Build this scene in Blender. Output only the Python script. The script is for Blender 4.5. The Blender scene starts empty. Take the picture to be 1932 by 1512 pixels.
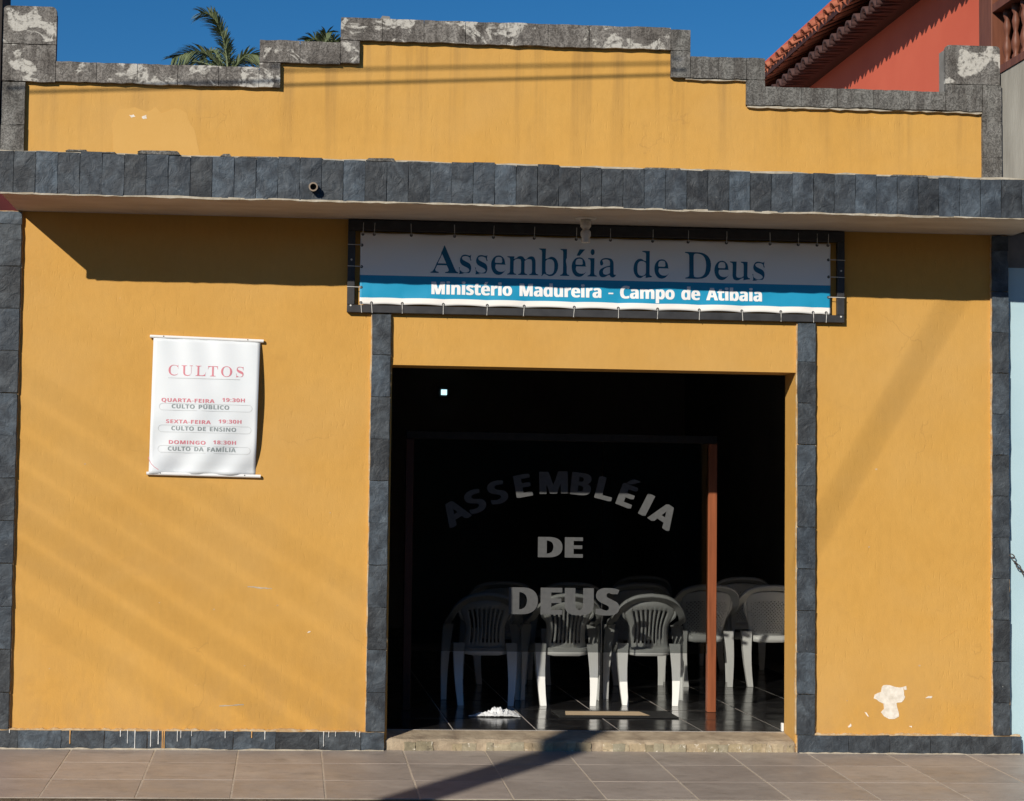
import bpy, bmesh, math, random, json
from mathutils import Vector, Matrix, noise
from mathutils.geometry import tessellate_polygon
R = math.radians
S = bpy.context.scene
C = S.collection
random.seed(7)

# ---------------------------------------------------------------- camera
cam = bpy.data.cameras.new('camera')
cam_o = bpy.data.objects.new('camera', cam)
C.objects.link(cam_o)
cx = Vector((0.9977231, -0.06581563, 0.01472796))
cy = Vector((-0.01826668, -0.05349297, 0.99840114))
cz = cx.cross(cy)
m3 = Matrix((cx, cy, cz)).transposed()
cam_o.matrix_world = Matrix.Translation((-1, -12.07, 1.7)) @ m3.to_4x4()
cam.sensor_fit = 'HORIZONTAL'
cam.sensor_width = 36
cam.lens = 36 * 3399.09 / 1932
cam.shift_x = (966 - 768.8) / 1932
cam.clip_end = 2000
S.camera = cam_o

# ---------------------------------------------------------------- light
SUN = Vector((0.72, 1.0, -0.605))            # direction the sunlight travels
elev = math.atan2(0.605, math.hypot(0.72, 1.0))
world = bpy.data.worlds.new('World')
S.world = world
world.use_nodes = True
wn = world.node_tree
sky = wn.nodes.new('ShaderNodeTexSky')
sky.sky_type = 'NISHITA'
sky.sun_disc = False
sky.sun_elevation = elev
sky.sun_rotation = math.atan2(-0.72, -1.0)
sky.air_density = 1.0
sky.dust_density = 0.0
sky.altitude = 900
sky.ozone_density = 5.0
hs = wn.nodes.new('ShaderNodeHueSaturation')      # the phone's vivid rendering of the blue
hs.inputs['Saturation'].default_value = 1.26
wn.links.new(sky.outputs[0], hs.inputs['Color'])
wn.links.new(hs.outputs[0], wn.nodes['Background'].inputs[0])
wn.nodes['Background'].inputs[1].default_value = 0.06
sun = bpy.data.lights.new('sun', 'SUN')
sun.energy = 4.0
sun.angle = R(0.5)
sun.color = (1.0, 0.93, 0.82)
sun_o = bpy.data.objects.new('sun', sun)
C.objects.link(sun_o)
sun_o.location = (-8, -14, 10)
sun_o.rotation_euler = SUN.to_track_quat('-Z', 'Y').to_euler()
S.view_settings.view_transform = 'Standard'
S.view_settings.look = 'None'
S.view_settings.exposure = 0.3
S.view_settings.gamma = 1
S.view_settings.use_curve_mapping = False
try:
    S.cycles.max_bounces = 8
    S.cycles.transparent_max_bounces = 16
    S.cycles.use_denoising = True
except Exception:
    pass

# ---------------------------------------------------------------- materials
def new_mat(name):
    m = bpy.data.materials.new(name)
    m.use_nodes = True
    return m, m.node_tree, m.node_tree.nodes['Principled BSDF']

def N(nt, t, **kw):
    n = nt.nodes.new(t)
    for k, v in kw.items():
        setattr(n, k, v)
    return n

def coords(nt, stretch=(1, 1, 1), rnd=False, kind='Object'):
    tc = N(nt, 'ShaderNodeTexCoord')
    mp = N(nt, 'ShaderNodeMapping')
    mp.inputs['Scale'].default_value = stretch
    nt.links.new(tc.outputs[kind], mp.inputs['Vector'])
    if rnd:
        oi = N(nt, 'ShaderNodeObjectInfo')
        mu = N(nt, 'ShaderNodeMath', operation='MULTIPLY')
        mu.inputs[1].default_value = 37.0
        nt.links.new(oi.outputs['Random'], mu.inputs[0])
        nt.links.new(mu.outputs[0], mp.inputs['Location'])
    return mp.outputs[0]

def noise_n(nt, vec, scale, detail=4, rough=.55, dist=0):
    n = N(nt, 'ShaderNodeTexNoise')
    n.inputs['Scale'].default_value = scale
    n.inputs['Detail'].default_value = detail
    n.inputs['Roughness'].default_value = rough
    n.inputs['Distortion'].default_value = dist
    nt.links.new(vec, n.inputs['Vector'])
    return n.outputs['Fac']

def ramp(nt, fac, stops):
    r = N(nt, 'ShaderNodeValToRGB')
    e = r.color_ramp.elements
    while len(e) < len(stops):
        e.new(0.5)
    for i, (p, c) in enumerate(stops):
        e[i].position = p
        e[i].color = (c[0], c[1], c[2], 1) if isinstance(c, (tuple, list)) else (c, c, c, 1)
    nt.links.new(fac, r.inputs[0])
    return r.outputs[0]

def mixc(nt, fac, a, b, mode='MIX'):
    n = N(nt, 'ShaderNodeMix', data_type='RGBA', blend_type=mode)
    for sock, v in ((n.inputs[0], fac), (n.inputs[6], a), (n.inputs[7], b)):
        if isinstance(v, (int, float)):
            sock.default_value = v
        elif isinstance(v, tuple):
            sock.default_value = (v[0], v[1], v[2], 1)
        else:
            nt.links.new(v, sock)
    return n.outputs[2]

def bump(nt, b, h, strength=.3, dist=.01, prev=None):
    n = N(nt, 'ShaderNodeBump')
    n.inputs['Strength'].default_value = strength
    n.inputs['Distance'].default_value = dist
    nt.links.new(h, n.inputs['Height'])
    if prev is not None:
        nt.links.new(prev, n.inputs['Normal'])
    nt.links.new(n.outputs[0], b.inputs['Normal'])
    return n.outputs[0]

def simple(name, c1, c2, scale=8, rough=.7, bs=.2, bscale=60, bdist=.003, stretch=(1, 1, 1), rnd=False, spec=.3):
    m, nt, b = new_mat(name)
    v = coords(nt, stretch, rnd)
    f = noise_n(nt, v, scale, 5)
    nt.links.new(ramp(nt, f, [(.3, c1), (.7, c2)]), b.inputs['Base Color'])
    b.inputs['Roughness'].default_value = rough
    b.inputs['Specular IOR Level'].default_value = spec
    if bs:
        bump(nt, b, noise_n(nt, v, bscale, 4), bs, bdist)
    return m

def zgrad(nt, lo, hi):
    lo, hi = lo, hi
    tc = N(nt, 'ShaderNodeTexCoord')
    sp = N(nt, 'ShaderNodeSeparateXYZ')
    nt.links.new(tc.outputs['Object'], sp.inputs[0])
    mr = N(nt, 'ShaderNodeMapRange')
    mr.inputs['From Min'].default_value = lo
    mr.inputs['From Max'].default_value = hi
    nt.links.new(sp.outputs['Z'], mr.inputs['Value'])
    return mr.outputs[0]

def mulf(nt, a, b):
    n = N(nt, 'ShaderNodeMath', operation='MULTIPLY')
    for i, v in enumerate((a, b)):
        if isinstance(v, (int, float)):
            n.inputs[i].default_value = v
        else:
            nt.links.new(v, n.inputs[i])
    return n.outputs[0]

YEL = (0.580, 0.317, 0.073)
def yellow_paint():
    m, nt, b = new_mat('ochre_render')
    v = coords(nt)
    col = ramp(nt, noise_n(nt, v, 1.3, 6, .6), [(.3, (.545, .290, .062)), (.55, YEL), (.8, (.600, .338, .086))])
    # fine vertical mottling of the combed render
    vs = coords(nt, (5, 5, 2.0))
    f2 = ramp(nt, noise_n(nt, vs, 5, 5, .7), [(.35, .955), (.65, 1.02)])
    col = mixc(nt, 1.0, col, f2, 'MULTIPLY')
    # rain streaks running down from the coping (real dirt, with a shape of its own)
    vd = coords(nt, (3.2, 1, .12))
    st = ramp(nt, noise_n(nt, vd, 2.2, 5, .65), [(.50, 0.0), (.68, 1.0)])
    fac = mulf(nt, mulf(nt, st, zgrad(nt, 3.8, 4.75)), .55)
    col = mixc(nt, fac, col, (.20, .115, .045))
    # grime patches
    g = ramp(nt, noise_n(nt, coords(nt, (.8, 1, 1.4)), 2.6, 6, .7), [(.60, 0.0), (.80, .35)])
    col = mixc(nt, g, col, (.36, .19, .055))
    # splash dirt near the pavement and broad faded areas
    sd = mulf(nt, zgrad(nt, .75, .10), ramp(nt, noise_n(nt, coords(nt, (1, 1, .6)), 5, 6, .7), [(.40, 0.0), (.68, .55)]))
    col = mixc(nt, sd, col, (.40, .235, .085))
    fd = ramp(nt, noise_n(nt, coords(nt, (.6, 1, .9)), 1.1, 4, .6), [(.45, 0.0), (.72, .40)])
    col = mixc(nt, fd, col, (.56, .345, .125))
    # hairline cracks
    vo = N(nt, 'ShaderNodeTexVoronoi', feature='DISTANCE_TO_EDGE')
    vo.inputs['Scale'].default_value = .9
    dn = N(nt, 'ShaderNodeTexNoise'); dn.inputs['Scale'].default_value = 5; dn.inputs['Detail'].default_value = 6
    ctn = N(nt, 'ShaderNodeTexCoord')
    nt.links.new(ctn.outputs['Object'], dn.inputs['Vector'])
    dv = mixc(nt, .22, ctn.outputs['Object'], dn.outputs['Color'])
    nt.links.new(dv, vo.inputs['Vector'])
    ck = ramp(nt, vo.outputs['Distance'], [(0.0, 1.0), (.0035, 0.0)])
    ck = mulf(nt, ck, ramp(nt, noise_n(nt, coords(nt), 1.7, 3, .5), [(.54, 0.0), (.62, .28)]))
    col = mixc(nt, ck, col, (.30, .16, .05))
    # small chips of pale undercoat
    ch = ramp(nt, noise_n(nt, coords(nt, (1, 1, 1)), 23, 3, .5), [(.765, 0.0), (.775, .8)])
    col = mixc(nt, ch, col, (.66, .42, .22))
    nt.links.new(col, b.inputs['Base Color'])
    b.inputs['Roughness'].default_value = .72
    b.inputs['Specular IOR Level'].default_value = .25
    # vertical combed scratches
    va = coords(nt, (24, 24, 4.2))
    h1 = ramp(nt, noise_n(nt, va, 3.2, 2, .5), [(.60, 1.0), (.70, 0.0)])
    msk = ramp(nt, noise_n(nt, coords(nt, (1, 1, .7)), 2.4, 4, .6), [(.42, 0.0), (.60, 1.0)])
    h1 = mixc(nt, msk, (1.0, 1.0, 1.0), h1)
    n1 = bump(nt, b, h1, .33, .004)
    n2 = bump(nt, b, noise_n(nt, coords(nt), 95, 4), .28, .004, n1)
    bump(nt, b, noise_n(nt, coords(nt), 2.2, 3), .35, .02, n2)
    return m

def slate():
    m, nt, b = new_mat('dark_slate')
    v = coords(nt, rnd=True)
    f = noise_n(nt, v, 6.5, 7, .70, .7)
    col = ramp(nt, f, [(.27, (.018, .021, .026)), (.47, (.040, .048, .057)), (.62, (.072, .088, .104)), (.80, (.14, .165, .182))])
    oi = N(nt, 'ShaderNodeObjectInfo')
    tint = ramp(nt, oi.outputs['Random'], [(0, (.68, .64, .61)), (.3, (.93, .90, .87)), (.65, (1.0, 1.02, 1.04)), (1, (1.22, 1.29, 1.34))])
    col = mixc(nt, 1.0, col, tint, 'MULTIPLY')
    sp = ramp(nt, noise_n(nt, v, 34, 4, .6), [(.70, 0.0), (.76, .7)])
    col = mixc(nt, sp, col, (.26, .27, .26))
    nt.links.new(col, b.inputs['Base Color'])
    b.inputs['Roughness'].default_value = .62
    b.inputs['Specular IOR Level'].default_value = .35
    n1 = bump(nt, b, noise_n(nt, v, 16, 5, .6, 1.2), .8, .012)
    bump(nt, b, noise_n(nt, v, 90, 3), .3, .003, n1)
    return m

def weathered(name, peel, dark=(.085, .075, .066), mid=(.19, .18, .165), lite=(.27, .26, .24), peel_at=.535, shift=None):
    m, nt, b = new_mat(name)
    v = coords(nt, rnd=False)
    col = ramp(nt, noise_n(nt, v, 6, 8, .7, .4), [(.28, dark), (.5, mid), (.75, lite)])
    tcn = coords(nt, (4, 1, .7))
    col = mixc(nt, ramp(nt, noise_n(nt, tcn, 3, 5, .7), [(.42, 0.0), (.62, .6)]), col, (.06, .052, .046))
    # wormy mineral texture of the stone
    w = ramp(nt, noise_n(nt, v, 34, 4, .6, 2.5), [(.44, .58), (.56, 1.18)])
    col = mixc(nt, 1.0, col, w, 'MULTIPLY')
    if peel:
        pk = noise_n(nt, coords(nt, (1, 1, 1.3)), 5.2, 7, .62, .7)
        pf = ramp(nt, pk, [(peel_at, 0.0), (peel_at + .04, 1.0)])
        pf = mulf(nt, pf, ramp(nt, noise_n(nt, v, 26, 5, .7, .5), [(.36, 0.0), (.50, 1.0)]))
        col = mixc(nt, mulf(nt, pf, peel), col, (.52, .50, .45))
    nt.links.new(col, b.inputs['Base Color'])
    b.inputs['Roughness'].default_value = .9
    b.inputs['Specular IOR Level'].default_value = .15
    n1 = bump(nt, b, noise_n(nt, v, 36, 6, .65, 1.0), .6, .008)
    bump(nt, b, noise_n(nt, v, 5, 3), .4, .02, n1)
    return m

def glossy_floor():
    m, nt, b = new_mat('black_polished_tile')
    v = coords(nt, rnd=True)
    col = ramp(nt, noise_n(nt, v, 4, 5), [(.3, (.010, .010, .011)), (.7, (.022, .021, .021))])
    nt.links.new(col, b.inputs['Base Color'])
    b.inputs['Specular IOR Level'].default_value = .6
    nt.links.new(ramp(nt, noise_n(nt, v, 7, 5), [(.3, .10), (.75, .24)]), b.inputs['Roughness'])
    bump(nt, b, noise_n(nt, v, 5, 2), .05, .01)
    return m

def paving():
    m, nt, b = new_mat('taupe_paving_tile')
    v = coords(nt, rnd=True)
    vw = coords(nt)
    col = ramp(nt, noise_n(nt, v, 2.2, 7, .65), [(.3, (.30, .255, .220)), (.7, (.39, .342, .298))])
    oi = N(nt, 'ShaderNodeObjectInfo')
    col = mixc(nt, 1.0, col, ramp(nt, oi.outputs['Random'], [(0, (.90, .89, .88)), (1, (1.07, 1.05, 1.03))]), 'MULTIPLY')
    f = ramp(nt, noise_n(nt, coords(nt, (1, 3, 1), True), 9, 6, .7), [(.40, .90), (.68, 1.05)])
    col = mixc(nt, 1.0, col, f, 'MULTIPLY')
    sp = ramp(nt, noise_n(nt, v, 55, 2, .5), [(.70, 0.0), (.75, .55)])
    col = mixc(nt, sp, col, (.10, .08, .06))
    st = ramp(nt, noise_n(nt, coords(nt, (1, 2.2, 1), True), 4, 7, .75, .6), [(.54, 0.0), (.70, .55)])
    col = mixc(nt, st, col, (.15, .125, .10))
    dl = ramp(nt, noise_n(nt, coords(nt, (1, 1.5, 1), True), 3.1, 7, .75, .4), [(.54, 0.0), (.74, .5)])
    col = mixc(nt, dl, col, (.44, .39, .33))
    nt.links.new(col, b.inputs['Base Color'])
    nt.links.new(ramp(nt, noise_n(nt, v, 6, 5), [(.3, .42), (.75, .62)]), b.inputs['Roughness'])
    bump(nt, b, noise_n(nt, v, 60, 4), .18, .002)
    return m

M = {}
M['yellow'] = yellow_paint()
M['yellow_new'] = simple('fresh_ochre_patch', (.582, .328, .084), (.605, .346, .094), 5, .7, .3, 90, .003)
M['slate'] = slate()
M['cement_peel'] = weathered('cement_with_peeling_whitewash', .88, (.10, .09, .080), (.20, .185, .168), (.30, .285, .26))
M['cement_peel2'] = weathered('grey_stone_with_whitewash_left', .9, peel_at=.50, shift=(3.1, 0, .4))
M['cement_tile'] = weathered('weathered_grey_stone', 0, (.10, .095, .088), (.185, .18, .165), (.26, .25, .235))
M['cement_spot'] = weathered('grey_stone_with_white_residue', 0)
M['cement'] = simple('grey_cement', (.16, .15, .135), (.26, .25, .23), 6, .9, .5, 40, .006)
M['mortar'] = simple('pale_mortar', (.34, .29, .21), (.52, .47, .38), 20, .9, .6, 70, .004)
M['mortar_y'] = simple('paint_stained_mortar', (.46, .26, .09), (.60, .48, .32), 30, .85, .6, 70, .004)
M['soffit'] = simple('beige_soffit_paint', (.40, .33, .27), (.52, .45, .38), 2.5, .85, .25, 50, .004, (1, 2.5, 1))
M['paving'] = paving()
M['grout'] = simple('sand_grout', (.36, .30, .23), (.50, .43, .34), 30, .9, .3, 90, .002)
M['floor'] = glossy_floor()
M['fgrout'] = simple('grey_floor_grout', (.36, .33, .29), (.48, .44, .40), 30, .8, .2)
M['concrete_step'] = simple('worn_concrete_step', (.25, .19, .13), (.47, .38, .265), 9, .85, .7, 45, .008)
M['frame'] = simple('black_painted_steel', (.028, .028, .030), (.045, .045, .047), 14, .5, .1, spec=.4)
M['white_vinyl'] = simple('white_vinyl', (.84, .82, .78), (.87, .85, .81), 3, .42, .05, 8, .004, spec=.4)
M['blue_vinyl'] = simple('sky_blue_vinyl', (.012, .27, .47), (.018, .30, .51), 3, .4, .05, 8, .004, spec=.4)
M['teal_ink'] = simple('dark_teal_ink', (.010, .115, .21), (.014, .13, .23), 5, .5, 0)
M['white_ink'] = simple('white_ink', (.80, .80, .80), (.84, .84, .84), 5, .5, 0)
M['poster'] = simple('white_poster_vinyl', (.69, .73, .755), (.73, .76, .785), 3, .38, .05, 8, .004, spec=.4)
M['pink_ink'] = simple('pink_ink', (.60, .20, .24), (.64, .24, .28), 5, .5, 0)
M['grey_ink'] = simple('grey_ink', (.24, .28, .29), (.29, .33, .34), 5, .5, 0)
M['pale_ink'] = simple('pale_grey_ink', (.48, .50, .50), (.52, .54, .54), 5, .5, 0)
M['plastic_rail'] = simple('white_plastic_rail', (.76, .76, .75), (.80, .80, .79), 5, .35, 0)
M['cord'] = simple('white_cord', (.55, .54, .50), (.7, .69, .66), 30, .8, .2)
M['eyelet'] = simple('dull_metal_eyelet', (.05, .05, .05), (.09, .09, .09), 30, .4, 0)
M['plastic'] = simple('white_moulded_plastic', (.74, .74, .71), (.83, .83, .80), 4, .38, .08, 120, .001, spec=.45)
M['wood_red'] = simple('varnished_red_wood', (.18, .055, .024), (.30, .095, .040), 5, .4, .2, 40, .002, (8, 8, .5))
M['wood_dark'] = simple('dark_and_shaded_wood', (.040, .014, .009), (.07, .024, .014), 5, .55, .3, 40, .003, (5, 5, .8))
M['inner'] = simple('interior_wall_paint', (.34, .31, .28), (.42, .38, .35), 1.5, .8, .1)
M['red_wall'] = simple('red_house_paint', (.56, .108, .060), (.62, .132, .074), 1.2, .75, .15, 50, .003, (1, 1, 1))
M['clay'] = simple('terracotta_tile', (.26, .072, .040), (.44, .145, .080), 9, .85, .5, 60, .004, rnd=True)
M['clay_shaded'] = simple('shaded_eave_tile', (.045, .022, .020), (.09, .045, .040), 9, .85, .5, 60, .004, rnd=True)  # roof tile colour darkened to hold the shade under the eave
M['wood_brown'] = simple('brown_wood', (.12, .042, .024), (.19, .07, .04), 5, .5, .2, 40, .002, (6, 6, .6))
M['grey_side'] = simple('streaked_grey_render', (.20, .19, .165), (.36, .35, .31), 3, .9, .4, 40, .005, (3, 3, .35))
M['blue_wall'] = simple('pale_blue_paint', (.40, .56, .62), (.46, .62, .67), 2, .65, .15, 60, .002)
M['dark_side'] = simple('blackened_wall', (.020, .015, .013), (.05, .04, .035), 5, .9, .4)
M['crimson'] = simple('crimson_wall_paint', (.24, .02, .025), (.32, .03, .035), 3, .8, .3)
M['crimson_shaded'] = simple('crimson_with_shade', (.05, .006, .007), (.09, .010, .012), 3, .8, .3)  # crimson paint with the canopy's shadow put into the colour
M['cloth'] = simple('white_cotton', (.62, .64, .66), (.76, .77, .78), 20, .95, .3, 200, .001)
M['mat'] = simple('black_rubber_and_shaded_rail', (.010, .010, .010), (.02, .02, .02), 20, .6, .3)
M['brass'] = simple('tan_wood_strip', (.42, .31, .19), (.52, .40, .26), 12, .5, .2, 60, .002, (1, 9, 1))
def chip_stone():
    m, nt, b = new_mat('riser_stone')
    v = coords(nt, rnd=True)
    oi = N(nt, 'ShaderNodeObjectInfo')
    base = ramp(nt, oi.outputs['Random'], [(0, (.235, .205, .135)), (.3, (.40, .315, .19)), (.55, (.30, .27, .19)), (.8, (.46, .37, .24)), (1, (.34, .26, .16))])
    f = ramp(nt, noise_n(nt, v, 22, 6, .7), [(.35, .70), (.65, 1.12)])
    col = mixc(nt, 1.0, base, f, 'MULTIPLY')
    col = mixc(nt, ramp(nt, noise_n(nt, v, 31, 4, .6, .8), [(.62, 0.0), (.66, .8)]), col, (.66, .60, .50))
    col = mixc(nt, ramp(nt, noise_n(nt, v, 17, 4, .6, .8), [(.30, .7), (.36, .0)]), col, (.10, .085, .06))
    nt.links.new(col, b.inputs['Base Color'])
    b.inputs['Roughness'].default_value = .85
    bump(nt, b, noise_n(nt, v, 50, 4), .5, .004)
    return m
M['pebble'] = chip_stone()
M['kerb'] = simple('kerb_granite', (.13, .105, .08), (.32, .28, .23), 7, .85, .6, 30, .01, rnd=True)
M['dirt'] = simple('dark_soil', (.05, .035, .022), (.12, .09, .06), 12, .95, .8, 30, .02)
M['asphalt'] = simple('worn_asphalt', (.045, .043, .040), (.085, .08, .075), 3, .9, .5, 60, .01)
M['leaf'] = simple('palm_leaf', (.075, .105, .045), (.20, .23, .12), 1.5, .5, 0, rnd=True, spec=.4)
M['trunk'] = simple('palm_trunk', (.10, .08, .06), (.20, .17, .13), 8, .9, .6)
M['white_plaster'] = simple('bare_white_plaster', (.60, .54, .45), (.84, .79, .70), 26, .85, .35, 60, .004)
M['drip'] = simple('white_paint_drip', (.62, .62, .60), (.75, .75, .72), 20, .6, 0)
M['drip_y'] = simple('ochre_paint_drip', (.55, .30, .10), (.62, .36, .14), 20, .6, 0)
M['pvc'] = simple('aged_pvc', (.22, .17, .12), (.34, .27, .21), 12, .6, .2)
M['rust'] = simple('rusty_steel', (.05, .04, .035), (.12, .09, .07), 40, .7, .4)
M['pole'] = simple('grey_pole_concrete', (.25, .24, .22), (.35, .34, .32), 5, .9, .3)
M['cable'] = simple('black_cable', (.015, .015, .015), (.03, .03, .03), 5, .6, 0)
M['porcelain'] = simple('off_white_porcelain', (.55, .50, .44), (.62, .57, .50), 8, .5, 0)

def film():
    m, nt, b = new_mat('tinted_glass_film')
    nt.nodes.remove(b)
    out = nt.nodes['Material Output']
    tr = N(nt, 'ShaderNodeBsdfTransparent')
    tr.inputs[0].default_value = (.61, .62, .62, 1)
    gl = N(nt, 'ShaderNodeBsdfGlossy')
    gl.inputs['Color'].default_value = (.8, .8, .8, 1)
    gl.inputs['Roughness'].default_value = .04
    lw = N(nt, 'ShaderNodeFresnel')
    lw.inputs['IOR'].default_value = 1.18
    mx = N(nt, 'ShaderNodeMixShader')
    nt.links.new(lw.outputs[0], mx.inputs[0])
    nt.links.new(tr.outputs[0], mx.inputs[1])
    nt.links.new(gl.outputs[0], mx.inputs[2])
    nt.links.new(mx.outputs[0], out.inputs[0])
    return m
M['film'] = film()
def etched():
    m, nt, b = new_mat('frosted_grey_letters')
    nt.nodes.remove(b)
    out = nt.nodes['Material Output']
    tr = N(nt, 'ShaderNodeBsdfTransparent')
    df = N(nt, 'ShaderNodeBsdfDiffuse')
    v = coords(nt)
    nt.links.new(ramp(nt, noise_n(nt, v, 40, 3), [(.3, (.095, .098, .10)), (.7, (.115, .118, .12))]), df.inputs[0])
    mx = N(nt, 'ShaderNodeMixShader')
    mx.inputs[0].default_value = .9
    nt.links.new(tr.outputs[0], mx.inputs[1])
    nt.links.new(df.outputs[0], mx.inputs[2])
    nt.links.new(mx.outputs[0], out.inputs[0])
    return m
M['etched'] = etched()
def glow():
    m, nt, b = new_mat('daylit_window_pane')
    b.inputs['Base Color'].default_value = (.3, .4, .42, 1)
    b.inputs['Emission Color'].default_value = (.55, .90, 1.0, 1)
    b.inputs['Emission Strength'].default_value = 1.3
    return m
M['glow'] = glow()

# ---------------------------------------------------------------- object helpers
def link(name, me, mat=None, parent=None, loc=None, smooth=False):
    o = bpy.data.objects.new(name, me)
    C.objects.link(o)
    if mat is not None and me is not None and not me.materials:
        me.materials.append(mat)
    if parent is not None:
        o.parent = parent
    if loc is not None:
        o.location = loc
    if smooth:
        for p in me.polygons:
            p.use_smooth = True
    return o

def obj(name, bm, mat, parent=None, loc=None, smooth=False):
    me = bpy.data.meshes.new(name)
    bmesh.ops.recalc_face_normals(bm, faces=bm.faces)
    bm.to_mesh(me)
    bm.free()
    return link(name, me, mat, parent, loc, smooth)

def empty(name, loc=(0, 0, 0)):
    o = bpy.data.objects.new(name, None)
    o.empty_display_size = .2
    C.objects.link(o)
    o.location = loc
    return o

def tag(o, label=None, cat=None, group=None, kind=None):
    if label: o['label'] = label
    if cat: o['category'] = cat
    if group: o['group'] = group
    if kind: o['kind'] = kind
    return o

def box(bm, x0, x1, y0, y1, z0, z1):
    vs = [bm.verts.new((x, y, z)) for z in (z0, z1) for y in (y0, y1) for x in (x0, x1)]
    for f in ((0, 1, 3, 2), (4, 6, 7, 5), (0, 4, 5, 1), (2, 3, 7, 6), (0, 2, 6, 4), (1, 5, 7, 3)):
        bm.faces.new([vs[i] for i in f])

def bevel(bm, w, seg=1):
    bmesh.ops.bevel(bm, geom=bm.edges[:], offset=w, segments=seg, affect='EDGES', profile=.5)

def prism(bm, pts, y0, y1):
    """outline in XZ, extruded from y0 (front) to y1 (back)"""
    a = [bm.verts.new((x, y0, z)) for x, z in pts]
    b = [bm.verts.new((x, y1, z)) for x, z in pts]
    n = len(pts)
    for i in range(n):
        bm.faces.new((a[i], b[i], b[(i + 1) % n], a[(i + 1) % n]))
    for tri in tessellate_polygon([[Vector((x, z, 0)) for x, z in pts]]):
        try:
            bm.faces.new([a[i] for i in tri])
            bm.faces.new([b[i] for i in reversed(tri)])
        except ValueError:
            pass

def rough_line(p, q, step, amp, rnd):
    """points from p towards q (q excluded), wandering by amp"""
    d = Vector(q) - Vector(p)
    n = max(1, int(d.length / step))
    nr = Vector((-d.y, d.x)).normalized()
    out = []
    w = 0
    for i in range(n):
        t = i / n
        if i:
            w = w * .55 + rnd.uniform(-amp, amp)
        out.append(tuple(Vector(p) + d * t + nr * w))
    return out

def rough_poly(corners, step, amp, seed):
    rnd = random.Random(seed)
    out = []
    n = len(corners)
    for i in range(n):
        out += rough_line(corners[i], corners[(i + 1) % n], step, amp, rnd)
    return out

def tube(bm, pts, r, seg=8, cap=True):
    pts = [Vector(p) for p in pts]
    rings = []
    up = Vector((0, 0, 1))
    for i, p in enumerate(pts):
        d = (pts[min(i + 1, len(pts) - 1)] - pts[max(i - 1, 0)]).normalized()
        u = d.cross(up)
        if u.length < 1e-3:
            u = d.cross(Vector((1, 0, 0)))
        u.normalize()
        w = d.cross(u)
        rr = r[i] if isinstance(r, (list, tuple)) else r
        rings.append([bm.verts.new(p + (u * math.cos(a) + w * math.sin(a)) * rr) for a in [2 * math.pi * k / seg for k in range(seg)]])
    for a, b in zip(rings, rings[1:]):
        for k in range(seg):
            bm.faces.new((a[k], a[(k + 1) % seg], b[(k + 1) % seg], b[k]))
    if cap:
        bm.faces.new(rings[0][::-1])
        bm.faces.new(rings[-1])

def lathe(bm, prof, c=(0, 0, 0), seg=16):
    rings = []
    for r, z in prof:
        rings.append([bm.verts.new((c[0] + r * math.cos(2 * math.pi * k / seg), c[1] + r * math.sin(2 * math.pi * k / seg), c[2] + z)) for k in range(seg)])
    for a, b in zip(rings, rings[1:]):
        for k in range(seg):
            bm.faces.new((a[k], a[(k + 1) % seg], b[(k + 1) % seg], b[k]))
    bm.faces.new(rings[0][::-1])
    bm.faces.new(rings[-1])

# riven stone tiles: a few shared meshes per size; local XZ, front face towards -Y, back at y=0
_tiles = {}
def tile_mesh(w, h, t, seed, relief=.0022, edge=.0018):
    key = (round(w, 3), round(h, 3), t, seed, relief)
    if key in _tiles:
        return _tiles[key]
    rnd = random.Random(seed * 31 + int(w * 1000) + int(h * 7000))
    nx, nz = (2, 4) if h > w * 1.3 else ((4, 2) if w > h * 1.3 else (3, 3))
    bm = bmesh.new()
    g = []
    for j in range(nz + 1):
        row = []
        for i in range(nx + 1):
            x = -w / 2 + w * i / nx
            z = -h / 2 + h * j / nz
            ed = i in (0, nx) or j in (0, nz)
            x += rnd.uniform(-edge, edge)
            z += rnd.uniform(-edge, edge)
            y = -t + rnd.uniform(-relief, relief) + (.0012 if ed else 0)
            row.append(bm.verts.new((x, y, z)))
        g.append(row)
    for j in range(nz):
        for i in range(nx):
            bm.faces.new((g[j][i], g[j][i + 1], g[j + 1][i + 1], g[j + 1][i]))
    loop = [g[0][i] for i in range(nx + 1)] + [g[j][nx] for j in range(1, nz + 1)] + [g[nz][i] for i in range(nx - 1, -1, -1)] + [g[j][0] for j in range(nz - 1, 0, -1)]
    bk = [bm.verts.new((v.co.x, 0, v.co.z)) for v in loop]
    n = len(loop)
    for i in range(n):
        bm.faces.new((loop[i], loop[(i + 1) % n], bk[(i + 1) % n], bk[i]))
    bmesh.ops.recalc_face_normals(bm, faces=bm.faces)
    me = bpy.data.meshes.new('stone_tile')
    bm.to_mesh(me)
    bm.free()
    _tiles[key] = me
    return me

def lay(name, parent, mat, x0, x1, z0, z1, y, t=.018, gap=.0035, rnd=random, relief=.0022, edge=.0018, tilt=.35):
    """one stone tile filling the rectangle, back face at y"""
    w, h = x1 - x0 - gap, z1 - z0 - gap
    me = tile_mesh(w, h, t, rnd.randint(0, 5), relief, edge)
    o = link(name, me, mat, parent, ((x0 + x1) / 2, y + rnd.uniform(-.0015, .0015), (z0 + z1) / 2 + rnd.uniform(-.001, .001)))
    o.rotation_euler = (R(rnd.uniform(-tilt, tilt)), R(rnd.uniform(-.25, .25)), R(rnd.uniform(-tilt, tilt)))
    return o

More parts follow.
